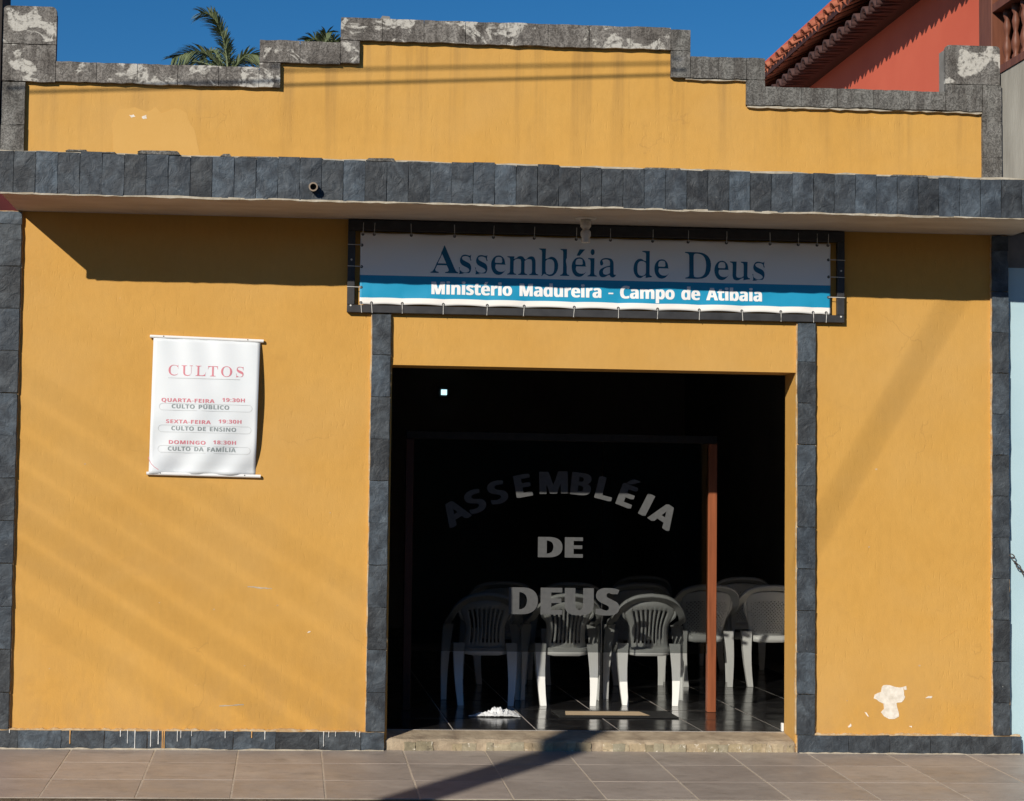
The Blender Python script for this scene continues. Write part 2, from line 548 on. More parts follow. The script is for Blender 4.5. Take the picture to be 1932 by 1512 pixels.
GLYPHS = json.loads(r'''{"serif":{"A":[437,[[-8,0,-4,18,11,21,28,30,55,75,212,466,219,465,379,87,406,34,422,22,439,18,443,0,230,0,232,18,273,25,289,46,278,81,254,132,101,132,73,71,70,59,69,48,84,26,122,18,122,18,127,0],[108,161,247,161,177,319]]],"s":[288,[[152,-10,126,-6,92,6,72,9,48,4,42,-9,53,-9,53,105,39,105,50,68,74,39,105,21,139,15,168,18,190,27,205,40,210,58,197,84,165,105,115,130,87,148,69,169,58,193,55,220,61,259,79,291,87,301,98,309,110,314,125,318,140,319,162,316,194,308,203,306,216,305,234,308,239,319,226,319,226,222,242,222,231,254,209,277,181,291,150,296,125,294,104,286,91,274,87,259,102,232,138,212,183,189,210,172,227,151,236,127,239,95,238,76,235,59,230,44,224,30,215,18,205,8,194,0,181,-6,167,-9]]],"e":[301,[[154,-10,122,-5,95,10,72,35,53,69,48,84,43,101,40,118,38,137,37,157,38,176,40,193,43,210,48,225,53,240,73,273,97,298,125,313,158,318,177,317,194,312,209,305,223,294,235,280,246,264,254,245,260,223,263,199,265,173,282,166,112,166,103,121,114,87,134,62,164,47,198,42,219,44,238,49,255,58,270,70,271,86,267,73,250,43,229,20,206,3,181,-7],[114,192,206,192,219,215,210,277,190,292,162,297,137,293,118,282,106,263,100,237,98,203]]],"m":[554,[[20,0,31,16,59,26,70,56,70,253,62,284,42,291,32,294,21,310,140,310,131,265,175,284,190,299,205,310,220,316,237,318,259,316,275,309,288,298,297,282,320,261,350,282,365,298,382,309,399,316,417,318,443,314,461,301,474,280,483,250,486,212,486,56,494,26,513,19,522,16,534,0,379,0,391,16,400,19,419,26,428,56,428,217,421,258,402,268,375,271,340,263,307,237,306,56,314,26,334,19,342,16,354,0,201,0,213,16,222,19,241,26,250,56,250,217,243,258,224,268,197,271,160,262,129,235,128,56,136,27,155,19,163,16,175,0]]],"b":[361,[[61,-11,61,388,51,428,20,439,10,455,124,455,120,279,164,293,177,304,190,312,205,317,220,318,249,313,273,299,294,276,311,245,315,231,319,216,322,200,323,183,324,166,323,146,321,127,318,109,313,92,306,75,299,60,291,46,281,34,271,23,260,13,248,5,235,-2,221,-6,207,-9,192,-10,177,-9,162,-4,147,4,132,14,98,28,43,-11],[181,14,223,23,247,49,254,65,258,84,261,106,263,132,263,160,263,183,261,204,258,222,253,238,246,251,222,273,183,280,146,270,129,257,120,242,120,69,135,28]]],"l":[199,[[20,0,30,16,59,26,70,56,70,398,64,429,44,436,33,439,22,455,131,455,130,56,140,26,167,16,178,0]]],"i":[198,[[101,362,88,366,78,376,71,393,68,412,71,432,78,449,88,460,101,463,114,460,124,449,131,432,133,412,131,393,124,376,113,366],[20,0,30,16,59,26,70,56,70,252,61,285,33,293,23,310,132,310,130,56,140,26,167,16,178,0]]],"a":[344,[[258,-10,227,1,208,35,171,19,153,7,135,-2,116,-7,96,-9,70,-4,53,11,42,34,38,63,39,80,43,96,50,111,60,124,73,136,91,147,113,158,139,169,169,180,214,190,217,241,213,266,200,282,177,292,147,296,107,290,86,274,97,257,105,231,103,215,98,202,89,194,77,191,65,194,58,203,53,218,51,236,54,259,63,278,79,295,101,308,129,316,162,318,187,317,209,314,227,309,241,302,251,292,259,280,266,266,271,250,274,231,275,210,275,62,278,40,306,34,316,42,311,28,304,14,292,3,280,-4,268,-9],[149,34,183,41,216,63,216,169,163,160,136,147,116,130,104,109,100,84,111,46]]],"d":[370,[[141,-10,112,-5,88,10,68,35,51,66,46,81,43,96,40,113,38,129,37,147,38,167,40,186,43,204,47,221,52,237,70,272,92,297,117,313,147,318,161,317,174,312,187,305,198,294,241,280,241,401,237,419,220,430,186,439,178,455,302,455,301,75,308,41,327,32,340,28,342,11,330,10,304,7,277,3,249,-3,238,-10,240,39,197,21,185,8,172,-2,157,-8],[169,28,194,31,214,41,230,56,241,76,241,242,233,257,215,270,175,281,137,273,115,250,108,236,104,219,102,200,100,178,100,153,100,129,101,108,104,89,108,72,114,58,135,36]]],"D":[496,[[22,0,31,17,52,21,76,30,89,46,92,75,92,374,88,407,74,426,47,435,25,439,16,455,221,455,266,453,305,446,339,434,368,418,393,396,413,371,429,341,441,307,448,269,450,228,441,146,415,82,372,36,310,9,228,0],[222,24,250,26,276,32,299,42,319,57,335,75,347,97,357,124,363,155,367,190,369,229,363,303,347,360,318,401,276,425,225,433,197,431,173,423,164,385,164,72,173,34,197,27]]],"u":[375,[[132,-10,98,-3,78,17,74,29,70,43,66,59,64,77,64,97,64,248,56,282,36,291,25,294,14,310,126,310,124,74,135,46,155,38,179,36,214,43,246,66,246,248,237,283,215,291,202,294,192,310,308,310,306,70,318,39,348,30,349,13,336,12,310,9,283,5,254,-2,243,-10,243,40,198,19,178,3,155,-7]]]},"sans":{"M":[633,[[60,0,60,480,199,480,312,113,435,480,573,480,573,0,478,0,478,227,479,279,481,335,483,375,357,0,263,0,148,376,148,336,150,278,151,223,151,0]]],"i":[205,[[103,412,82,415,64,423,52,438,48,461,52,485,64,500,103,510,141,500,153,485,157,461,153,438,141,423],[52,0,52,367,152,367,152,0]]],"n":[441,[[52,0,52,367,129,367,142,320,148,320,168,344,196,361,227,370,261,373,289,371,314,365,336,355,355,342,371,323,382,300,389,272,391,239,391,0,291,0,291,214,287,249,277,274,258,289,232,293,193,286,169,262,162,245,157,224,154,200,152,173,152,0]]],"s":[334,[[152,-7,86,-2,31,15,31,97,95,75,155,66,180,69,197,75,206,85,210,98,204,115,183,132,130,156,74,185,55,201,41,220,33,243,30,271,33,295,40,316,53,334,70,348,91,359,116,367,144,372,175,373,240,367,304,345,274,273,223,292,174,300,141,293,130,275,135,260,157,244,206,223,261,196,281,181,296,162,305,139,308,109,306,83,298,60,286,40,269,23,247,10,220,1,188,-5]]],"t":[291,[[178,-7,119,4,96,19,78,41,67,73,63,115,63,291,15,291,15,334,71,367,99,445,163,445,163,367,266,367,266,291,163,291,163,115,166,97,175,84,189,76,207,73,239,77,270,85,270,10,230,-2]]],"e":[397,[[218,-7,192,-5,166,-2,143,5,121,14,101,25,83,40,68,56,54,76,44,98,36,123,32,150,30,181,32,212,36,240,42,265,52,288,64,308,78,325,94,340,113,352,133,361,155,368,178,372,203,373,239,371,271,363,300,349,324,330,343,306,357,278,365,245,368,207,368,158,132,158,139,121,157,92,185,74,223,68,287,75,347,97,347,19,290,0],[134,225,274,225,269,256,257,280,235,297,204,302,178,298,156,283,141,259]]],"r":[305,[[52,0,52,367,128,367,143,305,148,305,167,331,192,353,222,368,257,373,275,373,291,371,283,277,270,279,254,280,205,271,184,259,167,242,156,218,152,187,152,0]]],"o":[416,[[207,-7,182,-5,159,-1,137,6,116,15,97,28,80,43,66,60,53,80,43,103,36,128,32,155,30,184,33,227,42,265,57,297,78,324,104,346,134,361,169,370,209,373,234,372,258,368,280,361,300,351,319,339,336,324,350,307,363,287,373,265,380,240,384,213,385,184,382,141,373,103,358,70,337,43,311,21,281,6,246,-4],[208,74,242,81,266,102,273,117,279,136,282,158,283,184,282,210,279,232,273,250,266,266,242,286,208,293,173,286,150,266,142,250,137,232,133,210,132,184,133,158,137,136,142,117,150,102,174,81]]],"a":[406,[[142,-7,118,-5,97,0,78,9,60,22,46,38,36,58,30,82,28,109,31,137,38,160,51,180,69,196,92,208,120,217,154,223,192,226,256,228,256,244,252,269,241,287,223,297,199,300,146,292,95,273,62,341,128,365,203,374,238,372,268,366,294,356,316,342,333,324,345,302,353,275,355,244,355,0,285,0,266,50,239,24,214,7,183,-3],[179,66,209,71,234,86,250,109,256,140,256,170,217,169,176,164,150,151,136,132,131,109,134,89,144,76]]],"d":[425,[[169,-7,139,-4,113,5,90,20,69,41,52,68,40,101,33,139,30,183,33,227,40,265,52,298,69,325,90,346,114,361,141,370,171,373,207,370,236,358,259,341,277,320,275,351,273,393,273,510,373,510,373,0,296,0,277,48,273,48,255,27,233,9,204,-3],[203,73,239,79,262,98,275,128,279,171,279,182,278,207,275,229,270,248,263,264,240,285,202,292,173,285,150,264,142,248,136,229,133,207,132,181,133,156,136,134,142,116,150,100,173,80]]],"u":[441,[[181,-7,153,-5,127,1,105,11,86,25,70,44,59,67,53,95,50,128,50,367,150,367,150,152,154,118,165,93,183,78,210,73,248,81,272,104,279,122,285,142,288,167,289,194,289,367,389,367,389,0,312,0,299,47,293,47,273,23,245,6,214,-4]]],"C":[428,[[255,-7,219,-5,187,1,158,10,133,24,110,41,91,61,75,84,62,110,52,139,45,170,40,203,39,239,41,274,46,307,54,338,65,367,80,394,97,417,118,437,141,455,168,468,197,478,229,484,264,486,335,477,404,453,371,370,317,392,264,402,236,399,212,391,192,377,175,358,161,334,151,306,146,274,144,238,146,202,151,171,160,143,172,120,189,102,209,88,235,81,264,78,323,85,386,103,386,18,324,-1]]],"m":[660,[[52,0,52,367,129,367,142,320,148,320,168,344,194,361,224,370,255,373,292,370,323,360,348,344,366,320,375,320,395,344,421,361,452,370,483,373,512,371,538,365,559,355,577,342,591,323,601,300,607,272,609,239,609,0,509,0,509,214,506,249,495,274,478,289,454,293,420,286,398,265,390,250,385,231,382,209,381,184,381,0,281,0,281,214,277,249,267,274,250,289,226,293,190,286,168,262,161,245,156,224,153,200,152,173,152,0]]],"p":[425,[[52,-161,52,367,134,367,148,319,152,319,192,357,221,369,257,373,286,370,312,361,336,346,357,325,373,299,385,266,393,228,395,184,392,140,385,102,373,69,355,42,334,21,310,5,283,-4,254,-7,218,-3,191,8,152,40,147,40,152,-13,152,-161],[226,75,255,82,276,103,284,119,289,138,292,160,293,185,289,233,276,266,254,287,224,293,191,287,170,269,157,239,152,195,152,185,153,160,156,138,161,119,168,103,190,82]]],"A":[463,[[0,0,169,482,293,482,463,0,354,0,319,114,144,114,109,0],[170,199,295,199,259,311,251,340,240,375,232,407,223,374,212,336,204,311]]],"b":[425,[[254,-7,218,-3,190,8,152,40,146,40,129,0,52,0,52,510,152,510,152,392,151,351,148,319,152,319,170,340,192,358,221,369,257,373,286,370,312,361,336,346,357,325,373,299,385,266,393,228,395,184,392,140,385,101,373,69,356,42,335,20,311,5,284,-4],[226,75,253,82,275,103,283,119,288,138,292,160,293,185,292,211,288,232,282,251,274,266,253,287,224,293,191,287,170,269,157,239,152,195,152,185,153,160,156,138,161,119,168,103,190,82]]],"S":[370,[[167,-7,130,-5,95,1,62,10,31,22,31,117,102,90,138,80,175,77,207,81,228,92,240,108,244,128,237,153,217,172,150,207,114,225,77,253,48,293,39,319,36,350,39,380,47,407,61,431,80,450,104,466,131,477,163,484,199,486,270,478,341,453,308,373,249,394,195,402,170,398,151,388,140,373,136,353,141,330,158,313,226,277,289,241,312,220,329,196,340,168,343,133,340,103,332,76,317,52,297,31,272,15,242,3,206,-4]]],"E":[376,[[60,0,60,480,336,480,336,396,162,396,162,291,324,291,324,208,162,208,162,84,336,84,336,0]]],"B":[451,[[60,0,60,480,210,480,255,478,294,473,327,464,355,453,376,437,391,416,401,389,404,358,399,320,384,289,361,266,330,255,373,234,391,220,404,199,413,173,416,139,413,108,404,81,389,57,369,37,343,21,313,9,279,2,240,0],[162,289,221,289,258,293,282,304,295,321,300,345,294,368,279,384,253,393,216,396,162,396],[162,84,228,84,267,88,292,102,306,122,310,149,306,173,292,192,266,205,225,209,162,209]]],"L":[379,[[60,0,60,480,162,480,162,84,357,84,357,0]]],"I":[261,[[21,0,21,58,80,85,80,395,21,422,21,480,240,480,240,422,181,395,181,85,240,58,240,0]]],"D":[497,[[60,0,60,480,211,480,247,478,281,473,313,464,342,453,368,438,391,419,411,398,427,374,441,346,450,315,456,282,458,244,454,187,441,138,419,96,389,61,351,35,306,15,255,4,196,0],[162,84,206,84,270,94,316,123,343,173,353,242,350,279,344,311,333,338,318,359,298,375,275,387,248,394,216,396,162,396]]],"U":[508,[[252,-7,207,-4,168,5,134,21,107,42,85,68,70,98,60,133,57,171,57,480,158,480,158,186,160,159,165,136,172,117,183,103,213,85,255,79,297,85,327,105,337,120,344,138,348,161,349,187,349,480,451,480,451,169,449,145,445,122,438,100,429,80,417,61,401,44,384,29,363,16,340,6,313,-1,284,-5]]],"Q":[535,[[363,-114,275,-7,267,-7,230,-5,196,1,166,11,139,24,115,41,95,61,77,84,63,111,53,140,45,171,40,205,39,241,40,277,45,311,53,342,63,371,77,397,95,420,115,440,139,456,166,470,196,479,230,485,268,487,305,485,339,479,369,470,396,456,420,440,440,420,457,397,471,370,482,341,490,310,494,277,496,240,494,201,488,165,479,132,467,101,450,74,430,50,406,30,377,15,493,-114],[267,79,298,81,323,89,344,103,361,122,373,146,382,173,387,205,389,240,387,276,382,308,373,336,361,359,344,378,323,392,298,400,268,402,238,400,212,392,191,378,175,359,162,336,153,308,148,276,146,240,148,205,153,173,162,146,175,122,191,103,212,89,238,81]]],"T":[389,[[144,0,144,395,13,395,13,480,375,480,375,395,245,395,245,0]]],"F":[369,[[60,0,60,480,335,480,335,396,161,396,161,273,323,273,323,189,161,189,161,0]]],"P":[422,[[60,0,60,480,214,480,257,477,294,470,324,457,349,440,368,418,381,392,389,363,392,330,390,309,387,289,382,270,374,252,364,234,351,219,335,205,316,193,294,183,268,176,239,172,206,171,162,171,162,0],[162,254,195,254,234,258,264,271,282,293,289,326,284,357,269,379,243,392,208,396,162,396]]],"X":[448,[[0,0,159,247,10,480,122,480,226,307,327,480,437,480,286,242,448,0,332,0,220,181,109,0]]],"N":[546,[[60,0,60,480,189,480,397,120,396,187,394,253,394,480,486,480,486,0,357,0,148,363,149,294,151,226,151,0]]],"G":[486,[[262,-7,211,-3,167,9,129,29,97,56,71,92,53,134,43,184,39,240,41,277,46,311,55,342,68,371,84,397,104,420,127,439,153,456,183,469,215,479,251,484,289,486,365,478,432,457,398,375,348,394,289,402,247,397,212,381,183,357,162,325,154,306,148,285,145,262,144,238,145,216,147,194,151,174,156,155,173,123,197,98,229,83,269,78,305,80,333,85,333,185,242,185,242,269,433,269,433,21,354,1]]],"O":[535,[[267,-7,230,-5,196,1,166,11,139,24,115,41,95,61,77,84,63,111,53,140,45,171,40,205,39,241,40,277,45,311,53,342,63,371,77,397,95,420,115,440,139,456,166,470,196,479,230,485,268,487,305,485,339,479,369,470,396,456,420,440,440,420,457,397,471,370,482,341,490,310,494,277,496,240,494,204,490,171,482,139,471,110,457,84,440,61,420,41,396,24,369,11,339,1,305,-5],[267,79,298,81,323,89,344,103,361,122,373,146,382,173,387,205,389,240,387,276,382,308,373,336,361,359,344,378,323,392,298,400,268,402,238,400,212,392,191,378,175,359,162,336,153,308,148,276,146,240,148,205,153,173,162,146,175,122,191,103,212,89,238,81]]],"H":[514,[[60,0,60,480,162,480,162,291,352,291,352,480,453,480,453,0,352,0,352,207,162,207,162,0]]],"R":[443,[[60,0,60,480,200,480,246,477,285,471,318,459,345,444,365,424,380,399,389,370,392,336,388,305,379,278,346,237,302,209,443,0,330,0,216,184,162,184,162,0],[162,267,195,267,238,271,267,283,283,304,289,333,283,362,266,382,236,393,193,396,162,396]]],"0":[384,[[191,-7,151,-3,116,10,88,30,64,59,47,95,34,137,27,185,24,240,25,277,28,312,33,344,40,373,50,399,62,421,76,441,93,457,113,470,136,480,162,485,191,487,232,483,266,471,295,450,318,422,336,386,349,344,357,295,359,240,358,203,355,168,350,136,343,107,333,82,321,59,307,39,290,23,270,10,247,1,221,-5],[191,75,223,85,244,116,250,139,255,168,258,201,259,240,258,278,255,312,250,340,244,363,223,395,191,405,159,395,139,363,133,340,128,312,126,278,125,240,126,201,128,168,133,140,139,117,159,86]]],"1":[384,[[176,0,176,277,177,323,179,373,164,358,144,340,89,296,40,357,194,480,277,480,277,0]]],"2":[384,[[27,0,27,71,147,192,206,254,238,300,248,345,244,370,232,388,213,398,189,402,162,398,136,389,81,353,26,418,70,451,123,476,197,486,219,485,241,482,260,477,278,469,308,449,330,423,344,392,349,357,345,319,333,284,287,220,215,148,153,90,153,85,362,85,362,0]]],"3":[384,[[164,-7,126,-5,90,0,57,8,26,19,26,105,90,82,153,74,199,79,229,93,246,115,251,146,241,180,227,192,206,200,136,208,99,208,99,285,136,285,204,294,223,304,235,317,244,350,240,373,228,390,207,401,175,404,143,401,116,393,73,369,26,439,92,473,112,479,134,483,157,485,183,486,218,484,249,479,276,469,300,456,319,440,332,420,340,398,343,372,341,348,336,327,326,309,313,293,297,279,280,268,261,259,240,253,267,246,291,238,311,228,327,216,340,200,350,183,355,162,357,140,352,100,337,65,325,49,311,35,294,23,274,12,251,4,225,-2,196,-6]]],"5":[384,[[162,-7,91,0,33,19,33,107,93,85,158,76,198,81,227,94,245,118,251,152,245,184,227,206,197,220,155,224,116,221,83,214,42,235,60,480,320,480,320,394,149,394,140,300,165,304,201,306,243,302,279,289,310,269,333,240,342,223,348,204,352,183,353,161,350,124,341,91,326,62,305,38,278,18,245,4,206,-4]]],"8":[384,[[192,-7,154,-5,121,2,92,13,67,28,48,46,35,68,26,93,24,122,25,145,30,166,39,185,50,201,65,216,80,229,97,240,116,251,86,273,61,299,44,331,38,371,44,406,60,435,85,457,117,473,153,482,192,486,232,482,268,473,300,457,324,435,340,406,345,370,339,331,321,299,293,274,259,253,308,222,346,180,356,154,360,124,355,87,339,55,313,29,280,9,260,2,239,-3,216,-6],[192,296,232,321,245,339,250,363,246,383,233,399,215,408,191,412,169,408,150,399,138,383,134,363,138,340,151,322],[191,68,224,72,247,84,261,103,266,127,255,159,229,184,196,204,187,209,137,175,122,153,118,128,122,104,136,85,159,72]]],"9":[384,[[120,-7,87,-6,55,-2,55,79,83,75,113,73,141,74,166,77,187,83,205,92,233,114,251,144,262,181,267,222,263,222,225,183,197,171,156,167,127,169,101,176,78,189,58,206,42,228,31,254,24,284,21,318,24,355,32,388,46,416,65,441,89,460,117,474,149,482,185,485,209,483,231,479,253,472,273,462,292,450,309,434,324,415,336,393,347,368,354,340,359,309,360,275,354,193,333,117,315,83,290,53,276,40,260,28,241,18,221,9,199,2,175,-3,148,-6],[185,244,224,255,250,280,259,311,251,355,227,390,209,400,187,404,160,399,138,383,124,357,120,320,124,288,136,265,156,249]]],":":[180,[[89,278,60,289,51,303,48,324,51,345,60,359,89,369,119,359,129,345,132,324,129,303,119,289],[89,-9,60,1,51,15,48,36,51,57,60,71,89,81,119,71,129,57,132,36,129,15,119,1]]],"-":[216,[[27,154,27,206,189,206,189,154]]]},"caps":{"C":[468,[[256,-11,232,-10,209,-6,187,0,167,9,147,20,129,33,113,48,98,65,85,84,73,104,64,127,56,150,51,175,47,201,46,228,47,255,51,281,56,306,64,329,74,351,85,371,99,390,114,407,130,422,149,435,168,446,189,454,211,461,235,464,259,465,276,464,295,461,315,456,337,449,361,440,389,435,422,443,431,465,417,465,417,308,433,308,428,332,416,354,402,374,387,391,370,407,351,420,331,430,310,437,288,442,263,443,213,435,172,409,144,365,129,304,124,226,129,153,147,97,178,56,223,32,276,24,296,24,314,27,332,31,350,37,367,45,384,54,401,65,416,77,431,91,427,106,428,89,403,53,373,25,338,5,300,-7]]],"U":[492,[[248,-13,215,-11,186,-6,163,2,143,14,128,29,116,47,106,69,99,94,95,123,93,155,93,379,89,406,75,424,49,434,27,439,16,455,239,455,230,439,195,432,167,415,161,379,161,140,162,117,165,97,170,80,177,64,190,51,225,29,274,22,323,28,362,44,391,71,407,110,412,159,412,378,408,406,393,423,366,433,340,439,331,455,472,455,461,439,441,432,417,421,406,404,402,378,402,181,401,142,396,108,388,78,378,53,365,32,349,16,330,3,307,-6,279,-11]]],"L":[426,[[16,0,27,17,50,22,77,32,91,50,95,81,95,379,91,407,76,425,50,434,28,439,18,455,248,455,241,439,204,434,183,427,168,416,162,379,162,83,166,47,192,31,232,28,253,28,272,29,290,32,306,35,323,40,356,56,384,80,395,91,404,105,413,120,421,136,421,154,407,154,395,0]]],"T":[423,[[93,0,103,17,128,21,156,31,172,50,176,81,176,433,148,433,126,432,105,428,85,422,67,414,51,403,38,390,27,375,18,358,12,339,15,318,31,318,17,455,404,455,390,317,411,317,404,359,384,391,354,415,315,429,271,433,243,433,243,81,247,49,262,30,291,21,317,17,326,0]]],"O":[525,[[261,-11,242,-10,225,-8,208,-4,192,1,176,7,161,15,147,24,133,34,121,45,109,58,97,71,87,85,78,101,71,117,64,134,58,151,53,170,50,188,48,208,48,228,48,248,50,267,53,286,58,304,64,321,70,338,78,354,88,369,98,384,109,397,121,410,134,421,148,431,162,440,178,448,194,454,211,460,228,463,246,465,265,466,283,465,301,463,318,460,334,455,350,448,365,441,379,432,392,422,405,411,417,399,428,385,438,371,447,356,455,340,462,323,468,305,472,287,476,268,478,248,478,228,478,208,476,188,472,170,468,151,462,134,455,117,447,101,438,85,428,71,416,58,404,45,391,34,377,24,363,15,347,7,331,1,314,-4,297,-8,279,-10],[267,12,314,21,354,47,380,90,395,150,399,228,398,268,394,304,387,337,378,365,365,389,349,408,331,424,309,434,285,441,258,443,210,435,171,409,145,366,130,305,125,228,126,188,130,151,137,119,147,91,160,67,176,47,194,32,216,21,239,14]]],"S":[390,[[63,-11,63,158,48,158,50,130,59,105,70,84,83,65,97,50,113,37,132,27,152,20,174,16,198,15,238,20,271,36,292,60,299,89,296,106,287,122,274,136,256,149,234,160,172,191,150,202,132,214,116,227,103,240,92,253,84,266,78,281,73,297,71,314,70,332,73,370,85,403,102,429,125,449,153,462,185,466,226,461,277,448,288,446,303,445,328,450,331,466,319,466,319,319,338,319,329,354,310,385,286,410,259,429,227,441,194,445,157,440,126,426,106,406,100,380,105,356,124,336,179,303,244,273,306,233,321,211,331,188,339,133,335,93,322,58,301,29,271,8,258,1,244,-4,228,-7,210,-9,193,-10,162,-8,131,1,104,9,83,12,55,7,50,-11]]]}}''')
_cap = max(v for c in GLYPHS['sans']['E'][1] for v in c[1::2])
_x0 = min(v for c in GLYPHS['sans']['E'][1] for v in c[0::2])
GLYPHS['sans']['I'] = [2 * _x0 + 112, [[_x0, 0, _x0, _cap, _x0 + 112, _cap, _x0 + 112, 0]]]
ACUTE = [[0, 0, 55, 0, 150, 105, 55, 105]]
def layout(fset, text, track=0):
    """-> list of (pen_x, advance, contours) in em/1000"""
    G = GLYPHS[fset]
    x = 0
    out = []
    base = {'é': 'e', 'É': 'E', 'Ú': 'U', 'Í': 'I'}
    for ch in text:
        if ch == ' ':
            x += 270 + track
            continue
        b = base.get(ch, ch)
        adv, cs = G[b]
        xs = [c for s in cs for c in s[0::2]]
        cs2 = [[(s[i], s[i + 1]) for i in range(0, len(s), 2)] for s in cs]
        if ch in base:
            mx = (min(xs) + max(xs)) / 2
            top = max(c for s in cs for c in s[1::2]) + 28
            k = .9 if b == 'e' else 1.5
            for a in ACUTE:
                cs2.append([(mx - 50 * k + a[i] * k, top + a[i + 1] * k * (1.15 if b == 'e' else .75)) for i in range(0, len(a), 2)])
        out.append((x, adv, cs2))
        x += adv + track
    return out

def lettering(name, lines, mat, parent, y, fy=None, bold=0):
    """lines: list of polylines groups in world XZ; filled flat print at depth y"""
    verts, faces = [], []
    offs = [0] if not bold else [-bold, 0, bold]
    for k, dx in enumerate(offs):
        for glyph in lines:
            cu = bpy.data.curves.new('outline', 'CURVE')
            cu.dimensions = '2D'
            cu.fill_mode = 'BOTH'
            for poly in glyph:
                sp = cu.splines.new('POLY')
                sp.points.add(len(poly) - 1)
                for i, (px, pz) in enumerate(poly):
                    sp.points[i].co = (px + dx, pz, 0, 1)
                sp.use_cyclic_u = True
            tmp = bpy.data.objects.new('outline', cu)
            me = bpy.data.meshes.new_from_object(tmp)
            b0 = len(verts)
            for v in me.vertices:
                verts.append((v.co.x, y - k * .00015 + (fy(v.co.x, v.co.y) if fy else 0), v.co.y))
            for p in me.polygons:
                f = [b0 + i for i in p.vertices]
                a, b, c = (Vector(verts[f[0]]), Vector(verts[f[1]]), Vector(verts[f[2]]))
                if (b - a).cross(c - a).y > 0:
                    f = f[::-1]
                faces.append(f)
            bpy.data.objects.remove(tmp)
            bpy.data.curves.remove(cu)
            bpy.data.meshes.remove(me)
    me = bpy.data.meshes.new(name)
    me.from_pydata(verts, [], faces)
    me.update()
    return link(name, me, mat, parent)

def line_fit(fset, text, x0, x1, zb, cap, track=0, cap_em=700):
    """glyph outlines of a line stretched to x0..x1, baseline zb, capital height cap"""
    L = layout(fset, text, track)
    xa = L[0][0] + min(p[0] for c in L[0][2] for p in c)
    xb = L[-1][0] + max(p[0] for c in L[-1][2] for p in c)
    sx = (x1 - x0) / (xb - xa)
    caps = [p[1] for (gx, adv, cs), ch in zip(L, text.replace(' ', '')) if ch in 'ADMCDTE1' for p in max(cs[:len(GLYPHS[fset].get({'é': 'e', 'É': 'E'}.get(ch, ch), [0, [0]])[1])], key=len)]
    sz = cap / max(caps)
    return [[[(x0 + (gx + px - xa) * sx, zb + pz * sz) for px, pz in c] for c in cs] for gx, adv, cs in L]

# ================================================================ GROUND
XS0 = -.210                       # a paving joint, then every PT metres
PT = .5445
SL = .038                         # the pavement falls towards the street
def pz(y):
    return .032 + SL * y
bm = bmesh.new()
box(bm, -60, 60, -60, 90, -.40, -.19)
tag(obj('ground', bm, M['dirt']), kind='structure')
bm = bmesh.new()
box(bm, -60, 60, -16, -1.90, -.19, -.165)
tag(obj('road', bm, M['asphalt']), kind='structure')
pave = empty('pavement', (0, 0, 0))
tag(pave, kind='structure')
bm = bmesh.new()
v = [bm.verts.new(c) for c in ((-9, -1.585, pz(-1.585) - .0022), (9, -1.585, pz(-1.585) - .0022), (9, .25, pz(.25) - .0022), (-9, .25, pz(.25) - .0022),
                                (-9, -1.585, -.19), (9, -1.585, -.19), (9, .25, -.19), (-9, .25, -.19))]
for f in ((0, 1, 2, 3), (4, 7, 6, 5), (0, 4, 5, 1), (1, 5, 6, 2), (2, 6, 7, 3), (3, 7, 4, 0)):
    bm.faces.new([v[i] for i in f])
obj('grout_bed', bm, M['grout'], pave)
bm = bmesh.new()
box(bm, -9, 9, -1.625, -1.586, -.19, pz(-1.6) - .004)
obj('soil_edge', bm, M['dirt'], pave)
rows = [(0.0, -.494), (-.494, -1.045), (-1.045, -1.585)]
rnd = random.Random(3)
_pm = {}
for ri, (ya, yb) in enumerate(rows):
    for k in range(-10, 12):
        xa = XS0 + PT * k
        gp = .009
        w, d = PT - gp, (ya - yb) - gp * .55
        key = (ri, rnd.randint(0, 3) if -6 < k < 9 else 0)
        if key not in _pm:
            bm = bmesh.new()
            r2 = random.Random(key[0] * 10 + key[1])
            box(bm, -w / 2, w / 2, -d / 2, d / 2, -.012, 0)
            bevel(bm, .0022)
            for vv in bm.verts:
                vv.co.x += r2.uniform(-.0012, .0012)
                vv.co.y += r2.uniform(-.0012, .0012)
            bmesh.ops.recalc_face_normals(bm, faces=bm.faces)
            me = bpy.data.meshes.new('paving_tile')
            bm.to_mesh(me)
            bm.free()
            _pm[key] = me
        yc = (ya + yb) / 2
        o = link('paving_tile', _pm[key], M['paving'], pave, (xa + PT / 2, yc, pz(yc) + rnd.uniform(-.0008, .0012)))
        o.rotation_euler = (math.atan(SL) + R(rnd.uniform(-.12, .12)), R(rnd.uniform(-.12, .12)), R(rnd.uniform(-.15, .15)))
